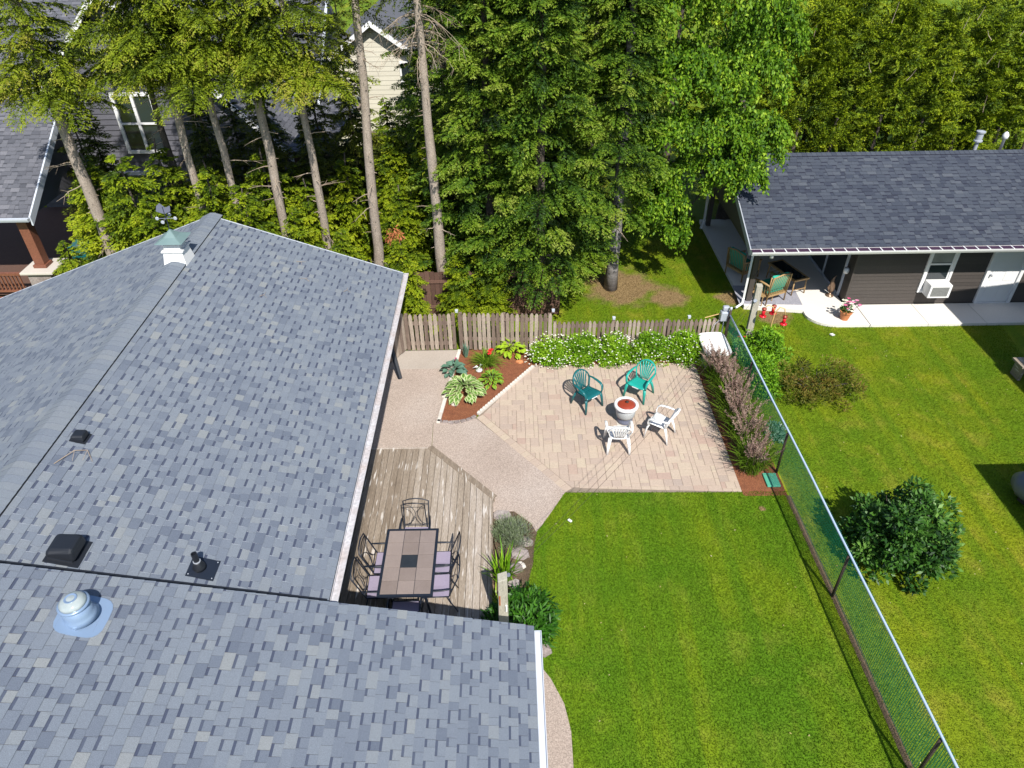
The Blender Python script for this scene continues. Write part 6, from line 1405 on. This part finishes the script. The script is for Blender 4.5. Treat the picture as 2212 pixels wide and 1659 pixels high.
# hostas: each leaf its own piece
def hosta_leaf(L, W_, mats, seed, bend=.35):
    m = MB(); rows = 6; rd = random.Random(seed); ws = [.12,.62,.95,1.0,.72,.30,0]
    ctr = []
    for i in range(rows+1): u = i/rows; ctr.append((L*u*(1-.12*u), L*(.26*u-bend*u*u)))
    for i in range(rows):
        for s in (-1, 1):
            (r0, z0), (r1, z1) = ctr[i], ctr[i+1]; a, b = W_/2*ws[i], W_/2*ws[i+1]; f = .55 if len(mats) > 1 else 1
            up = .28
            q = [(r0,0,z0),(r1,0,z1),(r1,s*b*f,z1+b*f*up),(r0,s*a*f,z0+a*f*up)]
            m.add(q if s < 0 else q[::-1], [(0,1,2,3)], 0, .5)
            if len(mats) > 1:
                q = [(r0,s*a*f,z0+a*f*up),(r1,s*b*f,z1+b*f*up),(r1,s*b,z1+b*up*.8),(r0,s*a,z0+a*up*.8)]; m.add(q if s < 0 else q[::-1], [(0,1,2,3)], 1, .5)
    m.tube([(-L*.5,0,-L*.42),(0,0,0)], [.006,.004], 4, 0, .2)
    return m.mesh('leaf', mats)
def hosta(label, c, rad, h, n, L, W_, mats, seed):
    t = thing('hosta', label, 'hosta', (c[0], c[1], 0), 0); rd = random.Random(seed); ms = [hosta_leaf(L*k, W_*k, mats, i) for i, k in enumerate((.8, 1.0, 1.15))]
    for i in range(n):
        f = math.sqrt((i+.5)/n); a = i*2.39996+rd.uniform(-.3,.3); o = obj('leaf', rd.choice(ms), t)
        o.location = (rad*f*.80*math.cos(a), rad*f*.80*math.sin(a), h*(1-.62*f*f)+rd.uniform(-.02,.02)); o.rotation_euler = (rd.uniform(-.25,.25), -.62+.95*f+rd.uniform(-.15,.15), a+rd.uniform(-.25,.25))
    return t
p = P(1003, 852); hosta('large variegated hosta with cream edged leaves at the bed corner', (p.x, p.y), .52, .40, 110, .23, .12, ['leaf_hosta_green', 'leaf_hosta_edge'], 1)
p = P(1062, 829); hosta('smaller green and yellow hosta right of the large variegated one', (p.x, p.y), .30, .30, 46, .19, .09, ['leaf_hosta_green', 'leaf_lime'], 2)
p = P(980, 806); hosta('blue green hosta behind the large variegated one', (p.x, p.y), .27, .25, 22, .24, .17, ['leaf_hosta_blue'], 3)
p = P(1104, 764); hosta('lime yellow hosta in front of the tall picket fence', (p.x, p.y+.05), .40, .34, 54, .22, .13, ['leaf_lime'], 4)
t = bpy.data.objects['hosta.002']; m = MB(); m.tube([(.05,0,.2),(.07,0,.48)], .005, 4); m.build('flower_stalk', 'leaf_hosta_green', t); obj('flowers', blossom_mesh('flowers', [(.07,0,.46),(.06,.02,.42),(.09,-.01,.50)], .035, 'flower_pink', 2), t)
# feather grass row
def feather_grass(label, c, H, n, seed, lean=(0,0)):
    t = straps('ornamental_grass', label, 'ornamental grass', c, int(n*1.5), H*.92, .016, .60, 'grass_blade', seed, arch=.75, jitter=.09, tone=(0,.8)); tag(t, group='ornamental grasses along the mesh fence')
    rg = np.random.default_rng(seed); k = 62; m = MB(); Q, T = [], []
    for i in range(k):
        a = rg.random()*2*np.pi; sp = rg.uniform(.02,.50); h = H*rg.uniform(.72,1.06); b = Vector((rg.normal()*.08, rg.normal()*.08, 0)); tip = b + Vector((math.cos(a)*sp*h+lean[0]*h, math.sin(a)*sp*h+lean[1]*h, h)); md = b.lerp(tip, .5)+Vector((-math.cos(a)*.05, -math.sin(a)*.05, .05))
        m.tube([b, md, tip], [.003,.002,.0015], 3, 0, .8, cap=False)
        nl = 40; u = rg.random(nl); dn = np.array((tip-md).normalized()); p = np.array(tip)[None,:] - dn[None,:]*(u*.34)[:,None]
        dr = unit(dn[None,:]*1.0 + rg.normal(size=(nl,3))*.42); p = p + rg.normal(size=(nl,3))*.010
        Q.append(leaf_quads(p, dr, rg.normal(size=(nl,3)), rg.uniform(.035,.075,nl), rg.uniform(.011,.020,nl))); T.append(np.clip(rg.uniform(.1,.95)*.6+.2+rg.normal(size=nl)*.12, 0, 1))
    m.build('stalks', 'plume', t, kind='stuff'); obj('plumes', fast_mesh('plumes', np.concatenate(Q), np.concatenate(T), 'plume'), t, kind='stuff'); return t
gr = [(5.42,15.2,.95,'first clump of feathery purple brown grass, beside the bin'), (5.52,14.5,1.12,'second feathery grass clump from the bin'), (5.50,13.8,1.15,'third feathery grass clump from the bin'), (5.50,13.1,1.12,'fourth feathery grass clump from the bin'), (5.50,12.4,1.12,'feathery grass clump, second from the lawn end'), (5.44,11.72,.98,'feathery grass clump at the lawn end with green skirt')]
for i, (x, y, h, lab) in enumerate(gr): feather_grass(lab, (x, y), h, 330 if i < 5 else 420, 600+i, lean=(-.06, -.05))
# red flowers and greenery in the fence corner
mound('corner_plant', 'leafy plant with small red flowers in the mesh fence corner', 'plant', (6.28, 16.05), (.22, .4), .75, 26, 60, .08, .03, 'leaf_fresh', 430, cr=.16, flowers=(7, .035, 'flower_red'), tone=np.full(26, -.2))

# ------------------------------------------------------------------ grass blades
def blades(name, poly, mat, dens, seed, holes=(), hmax=.05):
    rg = np.random.default_rng(seed); xs = [p[0] for p in poly]; ys = [p[1] for p in poly]; A = (max(xs)-min(xs))*(max(ys)-min(ys)); n = int(A*dens)
    x = rg.uniform(min(xs), max(xs), n); y = rg.uniform(min(ys), max(ys), n); k = inside(x, y, poly)
    for h in holes: k &= ~inside(x, y, h)
    x, y = x[k], y[k]; n = len(x); a = rg.random(n)*6.283; h = hmax*rg.uniform(.45, 1.1, n); w = rg.uniform(.008, .014, n)
    p = np.stack([x, y, np.full(n, -.012)], 1); d = np.stack([np.cos(a)*.55, np.sin(a)*.55, np.ones(n)], 1)
    o = obj(name, fast_mesh(name, leaf_quads(p, d, np.stack([np.sin(a*3), np.cos(a*3), np.zeros(n)],1), h, w), np.full(n,.5), mat), kind='stuff'); return o
LP = [p for p in LAWN if p[1] > 2]
blades('grass', LAWN_R, 'turf_blades', 3000, 1, holes=[[(6.08,1),(6.2,1),(6.2,11),(5.99,11)]], hmax=.042)
NB = [(6.1, 4.6), (11.3, 4.6), (13.8, 14), (14.4, 17.58), (9.6, 17.58), (8.86, 18.4), (7.1, 18.65), (7.1, 25.5), (3.0, 25.5), (1.3, 16.9), (6.0, 16.9), (6.1, 16.4)]
blades('grass', NB, 'turf_blades_neighbour', 1500, 2, hmax=.045)

# fallen leaves and pale bits on the lawns
rg = np.random.default_rng(77); n = 220; x = rg.uniform(.5, 13, n); y = rg.uniform(4, 18, n); k = (inside(x, y, LAWN_R) & (rg.random(n) < .35)) | inside(x, y, NB)
x, y = x[k], y[k]; n = len(x); a = rg.random(n)*6.28
obj('fallen_leaves', fast_mesh('fallen_leaves', leaf_quads(np.stack([x,y,np.full(n,.02)],1), np.stack([np.cos(a),np.sin(a),rg.normal(size=n)*.1],1), np.tile([0,0,1.],(n,1))+rg.normal(size=(n,3))*.2, rg.uniform(.02,.05,n), rg.uniform(.015,.03,n)), rg.random(n), 'dry_leaf'), kind='stuff')
